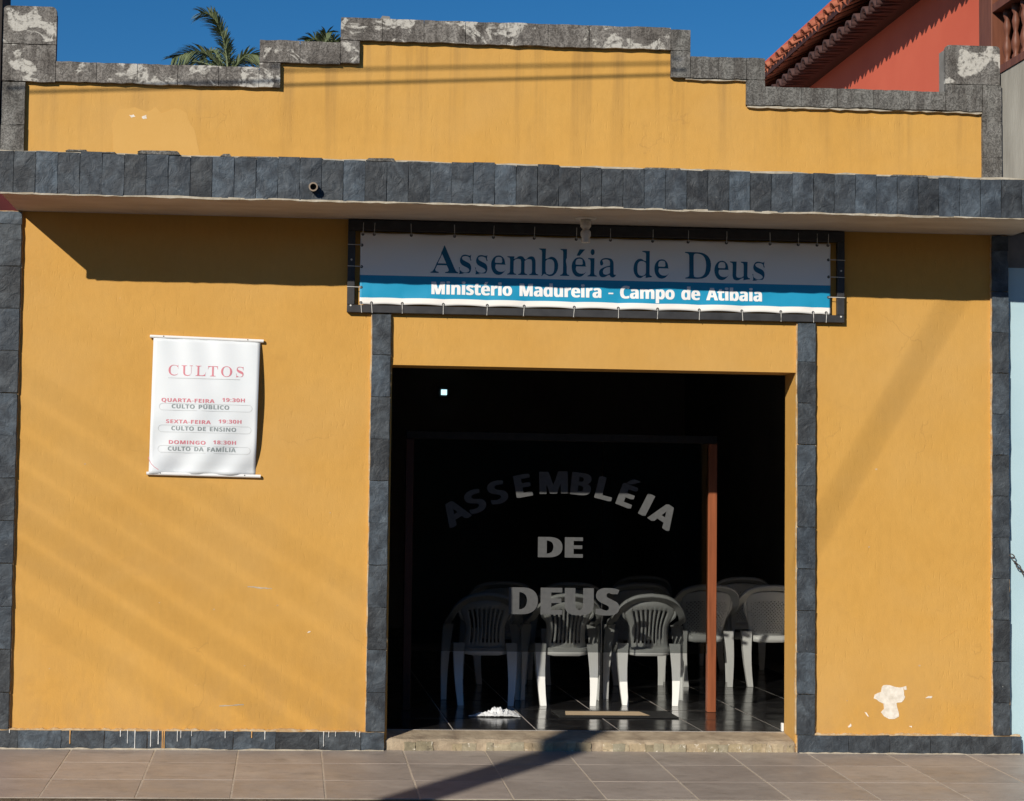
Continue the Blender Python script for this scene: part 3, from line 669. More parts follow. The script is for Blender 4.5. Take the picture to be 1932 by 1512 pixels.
# kerb of rough stones
kerb = empty('kerb', (0, -1.7, 0))
tag(kerb, kind='structure')
rnd = random.Random(11)
x = -5.2
while x < 5.6:
    w = rnd.uniform(.16, .42)
    if not (-1.72 < x + w / 2 < -1.25):
        bm = bmesh.new()
        pts = []
        for (px, py) in ((-w / 2, -.09), (w / 2, -.09), (w / 2, .085), (-w / 2, .085)):
            pts.append((px + rnd.uniform(-.012, .012), py + rnd.uniform(-.012, .010)))
        a = [bm.verts.new((px, py, 0 + rnd.uniform(-.008, .006))) for px, py in pts]
        b = [bm.verts.new((px, py, -.2)) for px, py in pts]
        bm.faces.new(a)
        bm.faces.new(b[::-1])
        for i in range(4):
            bm.faces.new((a[i], b[i], b[(i + 1) % 4], a[(i + 1) % 4]))
        bmesh.ops.bevel(bm, geom=[e for e in bm.edges if e.verts[0].co.z > -.1 and e.verts[1].co.z > -.1], offset=.012, segments=2, affect='EDGES')
        obj('kerb_stone', bm, M['kerb'], kerb, (x + w / 2, .0, pz(-1.6) - .008))
    x += w + rnd.uniform(.012, .035)
bm = bmesh.new()
box(bm, -9, 9, -.11, .10, -.19, -.085)
obj('kerb_bed', bm, M['dirt'], kerb)

# ================================================================ CHURCH
church = empty('church_building', (.5, 0, .03))
tag(church, 'ochre single storey church front with stepped grey parapet, slate clad canopy and open doorway', 'building')
ox = -.5
oz = -.03
def CH(name, bm, mat, **k):
    o = obj(name, bm, mat, church, **k)
    o.location = (ox, 0, oz)
    return o
T = .26
WB = .03
outline = [(-2.955, WB), (-2.955, 4.46), (-1.12, 4.46), (-1.12, 4.635), (-.585, 4.635), (-.585, 4.80),
           (1.565, 4.80), (1.565, 4.615), (2.09, 4.615), (2.09, 4.44), (3.85, 4.44), (3.85, WB),
           (2.44, WB), (2.44, 2.60), (-.320, 2.60), (-.320, WB)]
top_line = [(-2.955, 4.935), (-2.62, 4.935), (-2.62, 4.578), (-1.235, 4.578), (-1.235, 4.762), (-.69, 4.762), (-.69, 4.935),
            (1.675, 4.925), (1.675, 4.742), (2.195, 4.742), (2.195, 4.548), (3.49, 4.548), (3.49, 4.87), (3.85, 4.87)]
bm = bmesh.new()
prism(bm, [(-2.955, 4.462)] + top_line + [(3.85, 4.442), (2.088, 4.442), (2.088, 4.617), (1.563, 4.617), (1.563, 4.802), (-.587, 4.802),
           (-.587, 4.637), (-1.122, 4.637), (-1.122, 4.462)], .001, .13)
CH('parapet_core', bm, M['cement'])
bm = bmesh.new()
prism(bm, outline, 0, T)
CH('wall', bm, M['yellow'])
# room behind the doorway
bm = bmesh.new()
box(bm, -3.15, -2.955, T + .002, 9.8, .03, 3.9)
box(bm, 3.85, 4.05, T + .002, 9.8, .03, 3.9)
box(bm, -3.15, 4.05, 9.802, 10.0, .03, 3.9)
CH('inner_wall', bm, M['inner'])
bm = bmesh.new()
box(bm, -3.15, 4.05, T + .002, 10.0, 3.902, 4.05)
CH('roof', bm, M['inner'])
win = obj('window', (lambda b: (box(b, .80, .93, 9.772, 9.80, 2.945, 3.065), b)[1])(bmesh.new()), M['frame'], church)
win.location = (ox, 0, oz)
obj('pane', (lambda b: (box(b, .832, .902, 9.760, 9.771, 2.972, 3.037), b)[1])(bmesh.new()), M['glow'], win)

# doorstep
dst = obj('doorstep', bmesh.new(), M['concrete_step'], church)
dst.location = (ox, 0, oz)
bm = bmesh.new()
rnd = random.Random(5)
prof = [(-.015, -.10), (-.012, .092), (.010, .104), (.13, .118), (.258, .132), (.258, -.10)]
n = 46
ringsp = []
for i in range(n + 1):
    x = -.326 + (2.436 + .326) * i / n
    ringsp.append([bm.verts.new((x, py + (rnd.uniform(-.006, .006) if 0 < k < 4 and py < .05 else 0), pz_ + (rnd.uniform(-.0035, .0035) if 0 < k < 4 else 0))) for k, (py, pz_) in enumerate(prof)])
for a, b in zip(ringsp, ringsp[1:]):
    for k in range(len(prof)):
        bm.faces.new((a[k], a[(k + 1) % 6], b[(k + 1) % 6], b[k]))
bm.faces.new(ringsp[0][::-1])
bm.faces.new(ringsp[-1])
bmesh.ops.recalc_face_normals(bm, faces=bm.faces)
bm.to_mesh(dst.data)
bm.free()
# flat stone chips set in the riser of the step
x = -.322
while x < 2.40:
    w = rnd.choice((.035, .05, .07, .09, .12)) * rnd.uniform(.85, 1.15)
    h = rnd.uniform(.055, .080)
    bm = bmesh.new()
    prism(bm, rough_poly([(-w / 2, -h / 2), (w / 2, -h / 2 + rnd.uniform(-.006, .006)), (w / 2 + rnd.uniform(-.008, .008), h / 2), (-w / 2, h / 2)], .014, .0035, int(x * 1000)), -rnd.uniform(.002, .006), .004)
    if rnd.random() < .88:
        obj('stone_chip', bm, M['pebble'], dst, (x + w / 2, -.0145, .052 + rnd.uniform(-.004, .004)))
    x += w + rnd.uniform(-.001, .004)

# interior floor: bed plus polished tiles
FZ = .136
fl = empty('floor', (0, 0, 0))
tag(fl, kind='structure')
bm = bmesh.new()
box(bm, -2.955, 3.85, T + .003, 9.80, -.02, FZ - .002)
obj('grout_bed', bm, M['fgrout'], fl)
FT = .5745
fx0, fy0 = .148, .318
_fm = {}
rnd = random.Random(21)
ys = [T + .004] + [fy0 + FT * k for k in range(0, 17)]
xs = [fx0 + FT * k for k in range(-5, 7)]
for j in range(len(ys) - 1):
    for i in range(len(xs) - 1):
        x0_, x1_, y0_, y1_ = xs[i], xs[i + 1], ys[j], ys[j + 1]
        w, d = x1_ - x0_ - .008, y1_ - y0_ - .014
        key = (round(w, 3), round(d, 3))
        if key not in _fm:
            bm = bmesh.new()
            box(bm, -w / 2, w / 2, -d / 2, d / 2, -.008, 0)
            bevel(bm, .0015)
            bmesh.ops.recalc_face_normals(bm, faces=bm.faces)
            me = bpy.data.meshes.new('floor_tile')
            bm.to_mesh(me)
            bm.free()
            _fm[key] = me
        o = link('floor_tile', _fm[key], M['floor'], fl, ((x0_ + x1_) / 2, (y0_ + y1_) / 2, FZ))
        o.rotation_euler = (R(rnd.uniform(-.10, .10)), R(rnd.uniform(-.10, .10)), 0)

# ---- pilasters and base strips clad in slate
def pilaster(x0, x1, z0, joints, seed, mat='slate', bed='mortar_y', name='pilaster'):
    rnd = random.Random(seed)
    z1 = joints[-1]
    bm = bmesh.new()
    prism(bm, rough_poly([(x0 - .004, z0), (x1 + .004, z0), (x1 + .004, z1 + .004), (x0 - .004, z1 + .004)], .022, .0028, seed), -.017, -.0005)
    p = CH(name, bm, M[bed])
    for a, b in zip([z0] + joints[:-1], joints):
        lay('slate_tile' if mat == 'slate' else 'stone_tile', p, M[mat], x0, x1, a, b, -.017, .016, rnd=rnd, edge=.0026)
    return p
def steps(a, b, s, first=None):
    out = []
    z = a + (first or s)
    while z < b - .06:
        out.append(z)
        z += s
    out.append(b)
    return out
pilaster(-2.955, -2.802, .155, steps(.155, 3.572, .281, .24), 1)
pilaster(-.462, -.334, .155, steps(.155, 2.938, .281, .26), 2)
pilaster(2.444, 2.570, .155, steps(.155, 2.938, .281, .27), 3)
pilaster(3.802, 3.918, .155, steps(.155, 3.572, .281, .22), 4)
def base_strip(x0, x1, seed, start):
    rnd = random.Random(seed)
    bm = bmesh.new()
    prism(bm, rough_poly([(x0, .03), (x1, .03), (x1, .1615), (x0, .1615)], .016, .0060, seed), -.024, -.0006)
    p = CH('base_strip', bm, M['mortar_y'])
    x = x0
    nx = start
    while x < x1 - .02:
        e = min(nx, x1)
        if x1 - e < .05:
            e = x1
        lay('slate_tile', p, M['slate'], x, e, .030, .152, -.024, .016, rnd=rnd, edge=.0026)
        x = e
        nx = x + .281
    return p
base_strip(-2.955, -.336, 5, -2.74)
base_strip(2.447, 3.992, 6, 2.80)
# thin ragged grout line where the strips meet the pavement
bm = bmesh.new()
for (a, b, s) in ((-2.95, -.34, 1), (2.46, 3.98, 2)):
    prism(bm, rough_poly([(a, .020), (b, .020), (b, .037), (a, .037)], .03, .004, s), -.049, -.042)
CH('grout_line', bm, M['mortar'])
# paint drips on the left base strip
bm = bmesh.new()
bmy = bmesh.new()
dr = [(590, 30, 1), (625, 62, .8), (661, 92, 1), (738, 78, 1), (775, 66, 1.2), (868, 52, .8), (885, 34, .8), (938, 24, .6), (1102, 34, 1), (1297, 40, 1), (1587, 72, .8), (1612, 26, .8), (1646, 22, .7), (1745, 20, .8), (1765, 26, .9), (52, 14, 1)]
rnd = random.Random(9)
def drip(b, x, w, z0, z1):
    pts = [(x - w, z1), (x - w * .6, z1 - (z1 - z0) * .4), (x - w * .8, z0 + .006), (x, z0), (x + w * .8, z0 + .006), (x + w * .5, z1 - (z1 - z0) * .5), (x + w, z1)]
    prism(b, pts[::-1], -.0455, -.036)
for zx, ln, wk in dr:
    x = -2.862 + zx * .383 * .003493
    drip(bm, x, .0032 * wk, .152 - ln * .00133, .156)
CH('paint_drip', bm, M['drip'])
for zx, ln in ((795, 96), (804, 96), (1232, 34), (345, 70)):
    x = -2.862 + zx * .383 * .003493
    drip(bmy, x, .004, .152 - ln * .00125, .156)
CH('ochre_paint_drip', bmy, M['drip_y'])

# ---- grey coping made of stone tiles on the parapet
cop = CH('parapet_coping', (lambda b: (box(b, -2.95, -2.63, -.004, -.0004, 4.47, 4.92), box(b, 3.50, 3.84, -.004, -.0004, 4.47, 4.86), b)[2])(bmesh.new()), M['cement'])
crnd = random.Random(17)
def cope(x0, x1, z0, z1, mat, t=.034, step=None, vertical=False, rough=True):
    """a run of coping tiles with a wandering lower edge"""
    L = (z1 - z0) if vertical else (x1 - x0)
    n = max(1, round(L / (step or .27)))
    for k in range(n):
        if vertical:
            a0, a1, b0, b1 = x0, x1, z0 + L * k / n, z0 + L * (k + 1) / n
        else:
            a0, a1, b0, b1 = x0 + L * k / n, x0 + L * (k + 1) / n, z0, z1
        g = .0018
        tt = t + crnd.uniform(-.0025, .0025)
        bm = bmesh.new()
        low = rough_line((a0 + g, b0 + g), (a1 - g, b0 + g), .03, .0035, crnd)
        rt_ = rough_line((a1 - g, b0 + g), (a1 - g, b1 - g), .05, .001, crnd)
        tp = rough_line((a1 - g, b1 - g), (a0 + g, b1 - g), .04, .0028, crnd)
        lf = rough_line((a0 + g, b1 - g), (a0 + g, b0 + g), .05, .001, crnd)
        prism(bm, low + rt_ + tp + lf, -tt, -.0045)
        o = obj('coping_tile', bm, M[mat], cop)
P_, Q_ = 'cement_peel', 'cement_tile'
# left pillar: three blocks over a narrow strip
def rounded(x0, x1, z0, z1, r, mat, left=True, right=True, t=.036):
    pts = [(x0, z0), (x1, z0)]
    if right:
        pts += [(x1 - r + r * math.cos(a), z1 - r + r * math.sin(a)) for a in [math.pi / 2 * i / 5 for i in range(6)]]
    else:
        pts += [(x1, z1)]
    if left:
        pts += [(x0 + r - r * math.sin(a), z1 - r + r * math.cos(a)) for a in [math.pi / 2 * i / 5 for i in range(6)]]
    else:
        pts += [(x0, z1)]
    bm = bmesh.new()
    prism(bm, pts, -t, -.0045)
    return obj('coping_tile', bm, M[mat], cop)
rounded(-2.960, -2.606, 4.700, 4.955, .035, P_)
cope(-2.960, -2.606, 4.445, 4.698, P_, .036)
cope(-2.960, -2.802, 3.86, 4.443, Q_, .034, .27, True)
cope(-2.606, -1.250, 4.452, 4.590, P_, .034, .272)
cope(-1.250, -1.106, 4.452, 4.622, P_, .036)
cope(-1.250, -.705, 4.624, 4.778, P_, .036, .272)
cope(-.705, -.573, 4.634, 4.790, P_, .036)
cope(-.705, 1.555, 4.792, 4.948, P_, .036, .283)
cope(1.555, 1.692, 4.792, 4.938, Q_, .036)
cope(1.555, 1.692, 4.606, 4.790, Q_, .036)
cope(1.692, 2.080, 4.606, 4.756, Q_, .036, .2)
cope(2.080, 2.210, 4.606, 4.756, Q_, .037)
cope(2.080, 2.210, 4.428, 4.604, Q_, .036)
cope(2.210, 3.475, 4.430, 4.562, Q_, .036, .253)
rounded(3.475, 3.860, 4.620, 4.890, .03, 'cement_peel2')
cope(3.475, 3.735, 4.430, 4.618, Q_, .036, .2, True)
cope(3.737, 3.872, 3.86, 4.618, Q_, .036, .27, True)
# a loose stone left on top of the highest step
bm = bmesh.new()
prism(bm, [(-.44, 4.945), (-.37, 4.945), (-.375, 4.965), (-.425, 4.968)], -.03, .05)
tag(obj('loose_stone', bm, M['cement']), 'small flat dark stone lying on the highest parapet step at its left', 'stone')

# pale mortar line under the right coping
bm = bmesh.new()
for k, (a, b, zz) in enumerate(((1.66, 2.08, 4.606), (2.09, 3.735, 4.428))):
    prism(bm, rough_poly([(a, zz - .010), (b, zz - .010), (b, zz + .004), (a, zz + .004)], .035, .005, k + 30), -.026, -.0007)
CH('mortar_line', bm, M['mortar'])

# repaired paint patches and scars on the wall
def patch(name, pts, mat, y=-.0018, step=.03, amp=.007, seed=1):
    bm = bmesh.new()
    prism(bm, rough_poly(pts, step, amp, seed), y, .003)
    return CH(name, bm, M[mat])
patch('repainted_patch', [(-2.22, 3.90), (-2.22, 4.20), (-2.19, 4.28), (-2.08, 4.30), (-2.0, 4.27), (-1.94, 4.305), (-1.90, 4.265), (-1.86, 4.28), (-1.80, 4.30), (-1.73, 4.27), (-1.70, 4.19), (-1.66, 4.10), (-1.62, 3.90)][::-1], 'yellow_new', -.0012, .03, .006, 3)
patch('paint_chip', [(-2.115, 4.245), (-2.085, 4.250), (-2.07, 4.235), (-2.10, 4.228)][::-1], 'white_plaster', -.0022, .01, .003, 5)
patch('paint_chip', [(-2.03, 4.235), (-2.00, 4.25), (-1.995, 4.225), (-2.02, 4.22)][::-1], 'white_plaster', -.0022, .01, .003, 6)
def W(u, v):      # metres on the wall from two nearby survey points of the lower right wall
    return (3.026 + (u - 1660) * .003565, .479 - (v - 1295) * .003549)
patch('bare_plaster_patch', [W(u, v) for u, v in ((1667, 1293), (1680, 1293), (1690, 1296), (1705, 1296), (1707, 1312), (1709, 1315), (1702, 1325), (1692, 1326), (1695, 1340), (1697, 1352), (1688, 1357), (1678, 1357), (1668, 1352), (1662, 1344), (1668, 1338), (1667, 1328), (1658, 1324), (1648, 1318), (1650, 1311), (1662, 1306), (1664, 1296))][::-1], 'white_plaster', -.0022, .02, .004, 8)
for k, q in enumerate((((1748, 1317), (1754, 1313), (1762, 1313), (1760, 1317)), ((1630, 1344), (1634, 1345), (1639, 1353), (1636, 1352)), ((1598, 1372), (1604, 1366), (1605, 1371), (1600, 1374)), ((1705, 1296), (1711, 1294), (1712, 1301), (1708, 1302)), ((1716, 1370), (1722, 1370), (1722, 1373)))):
    patch('paint_chip', [W(u, v) for u, v in q][::-1], 'white_plaster', -.0022, .02, .001, k)
patch('scrape_mark', [(-1.26, 1.098), (-1.10, 1.088), (-1.10, 1.094), (-1.26, 1.106)][::-1], 'mortar', -.0012, .012, .0022, 11)
patch('scrape_mark', [(-1.43, .310), (-1.27, .320), (-1.27, .327), (-1.43, .318)][::-1], 'mortar', -.0012, .012, .0022, 12)
patch('scrape_mark', [(3.44, .79), (3.56, .862), (3.565, .868), (3.44, .796)][::-1], 'yellow_new', -.0012, .012, .0016, 13)
patch('paint_chip', [(-.86, .800), (-.845, .803), (-.835, .812), (-.85, .812)][::-1], 'white_plaster', -.0018, .02, .001, 14)
for k, (cxx, czz) in enumerate(((-1.84, .99), (-1.48, .95), (-1.06, .98), (-1.27, .58), (-2.35, 1.9), (-.72, 1.6), (2.95, 1.42), (3.3, .62), (2.8, .38), (3.0, 1.95), (-2.55, .55))):
    rr = .004 + .004 * ((k * 7) % 5) / 5
    patch('paint_chip', [(cxx - rr * 1.5, czz), (cxx, czz - rr), (cxx + rr * 1.4, czz + rr * .3), (cxx, czz + rr)], 'mortar_y', -.0012, .02, .001, k + 60)
# white stop at the foot of the right jamb
bm = bmesh.new()
box(bm, 2.424, 2.439, .262, .29, FZ + .001, FZ + .058)
bevel(bm, .002)
tag(obj('door_stop', bm, M['plastic_rail']), 'small white block on the floor against the right jamb of the doorway', 'door stop')

# ---- canopy
PD = .74
can = CH('canopy', (lambda b: (box(b, -2.835, 3.96, -PD + .02, -.0006, 3.578, 3.80), b)[1])(bmesh.new()), M['soffit'])
crnd2 = random.Random(41)
x = -2.895
k = 0
while x < 4.1:
    w = .1378
    topz = 3.843 + crnd2.uniform(-.003, .006) - (x + 2.9) * .0022
    if crnd2.random() < .12: topz += .010
    lay('slate_tile', can, M['slate'], x, x + w, 3.576, topz, -PD + .018, .018, gap=.0028 if crnd2.random() < .6 else .0045, rnd=crnd2, relief=.003)
    x += w
    k += 1
bm = bmesh.new()
prism(bm, rough_poly([(-2.835, 3.571), (3.955, 3.571), (3.955, 3.582), (-2.835, 3.582)], .05, .0036, 77), -PD - .0005, -PD + .019)
obj('mortar_edge', bm, M['mortar'], can)
bm = bmesh.new()
prism(bm, rough_poly([(-2.88, 3.79), (3.95, 3.79), (3.95, 3.843), (-2.88, 3.852)], .06, .0045, 78), -PD + .0185, -PD + .06)
obj('mortar_top', bm, M['mortar'], can)
bm = bmesh.new()
box(bm, -2.88, 3.95, -PD + .062, -.04, 3.80, 3.83)
obj('canopy_top', bm, M['cement'], can)
for (xa, xb, h, dz) in ((-2.44, -2.30, .010, .010), (-2.32, -2.12, .008, .002), (-1.99, -1.72, .013, .006), (-1.99, -1.73, .008, .020), (-1.47, -1.40, .016, .004), (-1.36, -1.10, .008, .000),
                     (-.55, -.36, .018, .004), (-.30, -.10, .007, 0), (1.23, 1.48, .010, .002), (1.62, 1.80, .008, .002), (2.85, 3.10, .010, .003)):
    bm = bmesh.new()
    z = 3.845 - (xa + 2.9) * .0022 + dz
    prism(bm, rough_poly([(xa, z), (xb, z - .003), (xb - .01, z + h), (xa + .02, z + h * .9)], .05, .002, int(xa * 100)), -PD + .005 + crnd2.uniform(0, .01), -PD + .14)
    obj('tile_shard', bm, M['cement_tile'], can)
# drain pipe stub
bm = bmesh.new()
pc = Vector((-.880, -PD - .055, 3.655))
seg = 18
r0, r1 = .029, .020
vs = []
for (rr, yy) in ((r0, pc.y), (r0, -PD + .01), (r1, -PD + .01), (r1, pc.y)):
    vs.append([bm.verts.new((pc.x + rr * math.cos(2 * math.pi * i / seg), yy, pc.z + (0.012 if yy > -PD else 0) + rr * math.sin(2 * math.pi * i / seg))) for i in range(seg)])
for a in range(4):
    A, B = vs[a], vs[(a + 1) % 4]
    for i in range(seg):
        bm.faces.new((A[i], A[(i + 1) % seg], B[(i + 1) % seg], B[i]))
obj('drain_pipe', bm, M['pvc'], can, smooth=False)

# ================================================================ LAMP SOCKET UNDER CANOPY
lamp = empty('lamp_socket', (.935, -.30, 3.582))
tag(lamp, 'off white lamp socket without bulb hanging under the canopy in front of the banner', 'lamp')
bm = bmesh.new(); lathe(bm, [(.070, 0), (.072, -.006), (.066, -.012), (.030, -.016), (.028, -.018)], seg=20)
obj('base_plate', bm, M['porcelain'], lamp, smooth=True)
bm = bmesh.new(); lathe(bm, [(.036, -.016), (.036, -.060), (.030, -.066), (.022, -.078), (.022, -.084)])
obj('neck', bm, M['porcelain'], lamp, smooth=True)
bm = bmesh.new(); lathe(bm, [(.022, -.080), (.034, -.096), (.035, -.120), (.026, -.136), (.028, -.165), (.024, -.168)])
obj('socket', bm, M['porcelain'], lamp, smooth=True)

# ================================================================ SIGN FRAME AND BANNER
fr = empty('sign_frame', (1.07, 0, 2.945))
tag(fr, 'black metal frame fixed to the wall above the doorway, around the banner', 'frame')
def FR(name, a, b, c, d):
    bm = bmesh.new()
    box(bm, a, b, -.042, -.004, c, d)
    bevel(bm, .003)
    o = obj(name, bm, M['frame'], fr)
    o.location = (-1.07, 0, -2.945)
    return o
FR('frame_bar', -.632, 2.766, 3.499, 3.572)
FR('frame_bar', -.632, 2.766, 2.945, 2.996)
FR('frame_bar', -.632, -.582, 2.997, 3.498)
FR('frame_bar', 2.716, 2.766, 2.997, 3.498)
for sx, szz in ((-.607, 2.99), (2.741, 2.985), (-.607, 3.30), (2.741, 3.30)):
    bm = bmesh.new()
    lathe(bm, [(.007, 0), (.006, .004), (.003, .005)], seg=8)
    o = obj('screw', bm, M['cord'], fr)
    o.location = (sx - 1.07, -.042, szz - 2.945)
    o.rotation_euler = (R(90), 0, 0)

ban = empty('banner', (1.06, -.05, 2.997))
tag(ban, 'white and blue vinyl banner reading Assembléia de Deus, laced inside the black frame', 'banner')
TT = [684.7, 705.8, 774.6, 855.4, 928, 1004.4, 1083.5, 1148, 1228, 1295, 1368, 1451, 1505, 1541, 1562]
TB = [683, 702.6, 759.7, 836, 918, 987, 1081, 1164, 1238, 1317, 1398, 1472, 1534, 1559]
def bx_(u): return -.55 + (u - 680) * .003629
XT = [bx_(u) for u in TT]; XB = [bx_(u) for u in TB]
BX0, BX1, BZ0, BZ1 = -.548, 2.668, 3.0, 3.486
def sag(x, ties):
    for a, b in zip(ties, ties[1:]):
        if a <= x <= b:
            t = (x - a) / (b - a)
            return 4 * t * (1 - t) * min(1, (b - a) / .3)
    return 0
def by_(x, z):
    t = (z - BZ0) / (BZ1 - BZ0)
    y = -.033 - .006 * sag(x, XB) * max(0, 1 - t * 3.2)
    y += .0035 * math.sin(x * 5.1 + z * 9) * (1 - abs(2 * t - 1)) + .0022 * math.sin(x * 13 - z * 21)
    # pulled creases running from the eyelets of the right half
    if x > 1.1:
        y += .0022 * math.sin((x - z * 1.6) * 27) * t
    y += .0028 * noise.noise(Vector((x * 9, z * 14, 0))) * (1 - t)
    return y
bm = bmesh.new()
nx = 260
zr = [BZ0, 3.014, 3.030, 3.046, 3.075, 3.105, 3.14, 3.17, 3.199, 3.24, 3.29, 3.34, 3.39, 3.44, 3.47, BZ1]
g = []
for j, z in enumerate(zr):
    row = []
    for i in range(nx + 1):
        x = BX0 + (BX1 - BX0) * i / nx
        t = (z - BZ0) / (BZ1 - BZ0)
        zz = z + .008 * sag(x, XB) * max(0, 1 - t * 6) - .005 * sag(x, XT) * max(0, t * 6 - 5)
        row.append(bm.verts.new((x, by_(x, z), zz)))
    g.append(row)
for j in range(len(zr) - 1):
    for i in range(nx):
        f = bm.faces.new((g[j][i], g[j][i + 1], g[j + 1][i + 1], g[j + 1][i]))
        f.material_index = 1 if 3 <= j < 8 else 0
        f.smooth = True
me = bpy.data.meshes.new('sheet')
bm.to_mesh(me); bm.free()
me.materials.append(M['white_vinyl']); me.materials.append(M['blue_vinyl'])
sh = link('sheet', me, None, ban); sh.location = (-1.06, .05, -2.997)
md = sh.modifiers.new('thickness', 'SOLIDIFY'); md.thickness = .0012; md.offset = 1
def BAN(o):
    o.location = (-1.06, .05, -2.997); return o
BAN(lettering('lettering', line_fit('serif', 'Assembléia de Deus', -.074, 2.212, 3.2235, .187, -26, 690), M['teal_ink'], ban, -.0028, by_))
BAN(lettering('lettering', line_fit('sans', 'Ministério Madureira - Campo de Atibaia', -.062, 2.191, 3.079, .086, -4, 720), M['white_ink'], ban, -.0028, by_, .0035))
def eyelet(x, z):
    bm = bmesh.new()
    lathe(bm, [(.0105, 0), (.010, .002), (.006, .003)], seg=10)
    o = obj('eyelet', bm, M['eyelet'], ban)
    o.location = (x - 1.06, by_(x, z) + .05 - .001, z - 2.997)
    o.rotation_euler = (R(90), 0, 0)
def cord(p, q):
    bm = bmesh.new()
    a, b = Vector(p), Vector(q)
    tube(bm, [a, a.lerp(b, .5) + Vector((0, -.003, 0)), b], .0022, 5)
    BAN(obj('cord', bm, M['cord'], ban))
r_ = random.Random(2)
for x in XT:
    eyelet(x, 3.474); cord((x, -.040, 3.474), (x + r_.uniform(-.004, .004), -.0445, 3.552))
for x in XB:
    eyelet(x, 3.012); cord((x, -.044, 3.012), (x + r_.uniform(-.006, .006), -.0445, 2.943))
for z in (3.40, 3.255, 3.115):
    eyelet(-.538, z); cord((-.538, -.040, z), (-.634, -.0445, z + .002))
for z in (3.375, 3.257, 3.118):
    eyelet(2.655, z); cord((2.655, -.040, z), (2.768, -.0445, z - .002))

# ================================================================ POSTER
pos = empty('poster', (-1.56, 0, 1.84))
tag(pos, 'white hanging poster listing CULTOS service times, on the wall left of the doorway', 'poster')
def zx(x): return -2.02 + x * .000724
def zz_(y, x=600): return 2.846 - (y - .025 * (x - 140)) * .000723
PX0, PX1 = -1.918, -1.205
def pxl(z):   # left/right edges lean a little
    t = (2.745 - z) / .9
    return -1.916 - .012 * t, -1.207 - .016 * t
def py_(x, z):
    t = max(0, min(1, (2.745 - z) / .9)); s = (x + 1.916) / .71
    y = -.016 - .040 * math.sin(math.pi * min(1, t * 1.05)) ** .8 * (.35 + .65 * s) * 1.0
    y -= .010 * math.sin(s * math.pi)
    y += .0075 * math.sin(x * 13 + z * 6) * (t ** 2 * .8 + .25) + .006 * math.sin(x * 24 - z * 17) * t ** 3 * 1.6 + .003 * math.sin(x * 30 + z * 4) * (1 - t)
    return y
bm = bmesh.new()
g = []
for j in range(41):
    z = 2.748 - .905 * j / 40
    a, b = pxl(z)
    g.append([bm.verts.new((a + (b - a) * i / 32, py_(a + (b - a) * i / 32, z), z - .017 * (i / 32) * (1 - j / 40))) for i in range(33)])
for j in range(40):
    for i in range(32):
        bm.faces.new((g[j][i], g[j + 1][i], g[j + 1][i + 1], g[j][i + 1])).smooth = True
ps = obj('sheet', bm, M['poster'], pos)
def POS(o):
    o.location = (1.56, 0, -1.84); return o
POS(ps)
for p in ps.data.polygons: p.use_smooth = True
md = ps.modifiers.new('thickness', 'SOLIDIFY'); md.thickness = .001; md.offset = 0
for (xa, za, xb, zb) in ((-1.940, 2.757, -1.185, 2.740), (-1.943, 1.845, -1.188, 1.836)):
    bm = bmesh.new()
    tube(bm, [(xa, -.018, za), (xb, -.018, zb)], .011, 12)
    rl = POS(obj('rail', bm, M['plastic_rail'], pos, smooth=False))
    for s in (.12, .86):
        bm = bmesh.new(); lathe(bm, [(.004, 0), (.003, .003)], seg=8)
        o = obj('screw', bm, M['eyelet'], rl, (xa + (xb - xa) * s, -.029, za + (zb - za) * s + .004))
        o.rotation_euler = (R(90), 0, 0)
def ptext(fs, s, xa, xb, ybase, cap, mat, bold=0, tr=0, cem=715):
    L = line_fit(fs, s, zx(xa), zx(xb), zz_(ybase, xa), cap * .000723, tr, cem)
    L = [[[(px, pz_ - .012 * (px - zx(xa))) for px, pz_ in c] for c in gl] for gl in L]
    POS(lettering('lettering', L, M[mat], pos, -.0016, py_, bold))
ptext('caps', 'CULTOS', 288, 975, 483, 96, 'pink_ink', 0, 60)
for a in ((( 'QUARTA-FEIRA', 230, 715, 727), ('19:30H', 785, 992, 733), ('CULTO PÚBLICO', 325, 850, 788)),
          (('SEXTA-FEIRA', 275, 685, 924), ('19:30H', 755, 965, 930), ('CULTO DE ENSINO', 325, 917, 990)),
          (('DOMINGO', 305, 640, 1115), ('18:30H', 710, 918, 1122), ('CULTO DA FAMÍLIA', 297, 917, 1176))):
    ptext('sans', a[0][0], a[0][1], a[0][2], a[0][3], 34, 'pink_ink', .0006, 20)
    ptext('sans', a[1][0], a[1][1], a[1][2], a[1][3], 34, 'pink_ink', .0006, 20)
    ptext('sans', a[2][0], a[2][1], a[2][2], a[2][3], 38, 'grey_ink', .0008, 20)
# thin pills round the lower lines, a rule under the title, and a curl at the bottom left
def ribbon(pts, w):
    polys = []
    for p, q in zip(pts, pts[1:]):
        d = Vector(q) - Vector(p)
        n = Vector((-d.y, d.x)).normalized() * w / 2
        polys.append([[tuple(Vector(p) - n), tuple(Vector(q) - n), tuple(Vector(q) + n), tuple(Vector(p) + n)]])
    return polys
pl = []
for (y0_, y1_, xa, xb) in ((738, 800, 210, 1060), (937, 1000, 205, 1055), (1126, 1188, 205, 1050)):
    r = (y1_ - y0_) / 2
    c = (y0_ + y1_) / 2
    pts = [(xa + r - r * math.sin(a), c - r * math.cos(a)) for a in [math.pi * i / 8 for i in range(9)]]
    pts += [(xa + (xb - xa) * k / 8, y1_) for k in range(1, 8)]
    pts += [(xb - r + r * math.sin(a), c + r * math.cos(a)) for a in [math.pi * i / 8 for i in range(9)]]
    pts += [(xb + (xa - xb) * k / 8, y0_) for k in range(1, 8)] + [(xa + r, y0_)]
    pl += ribbon([(zx(a), zz_(b, 140) - .010 * (zx(a) - zx(140))) for a, b in pts], .0022)
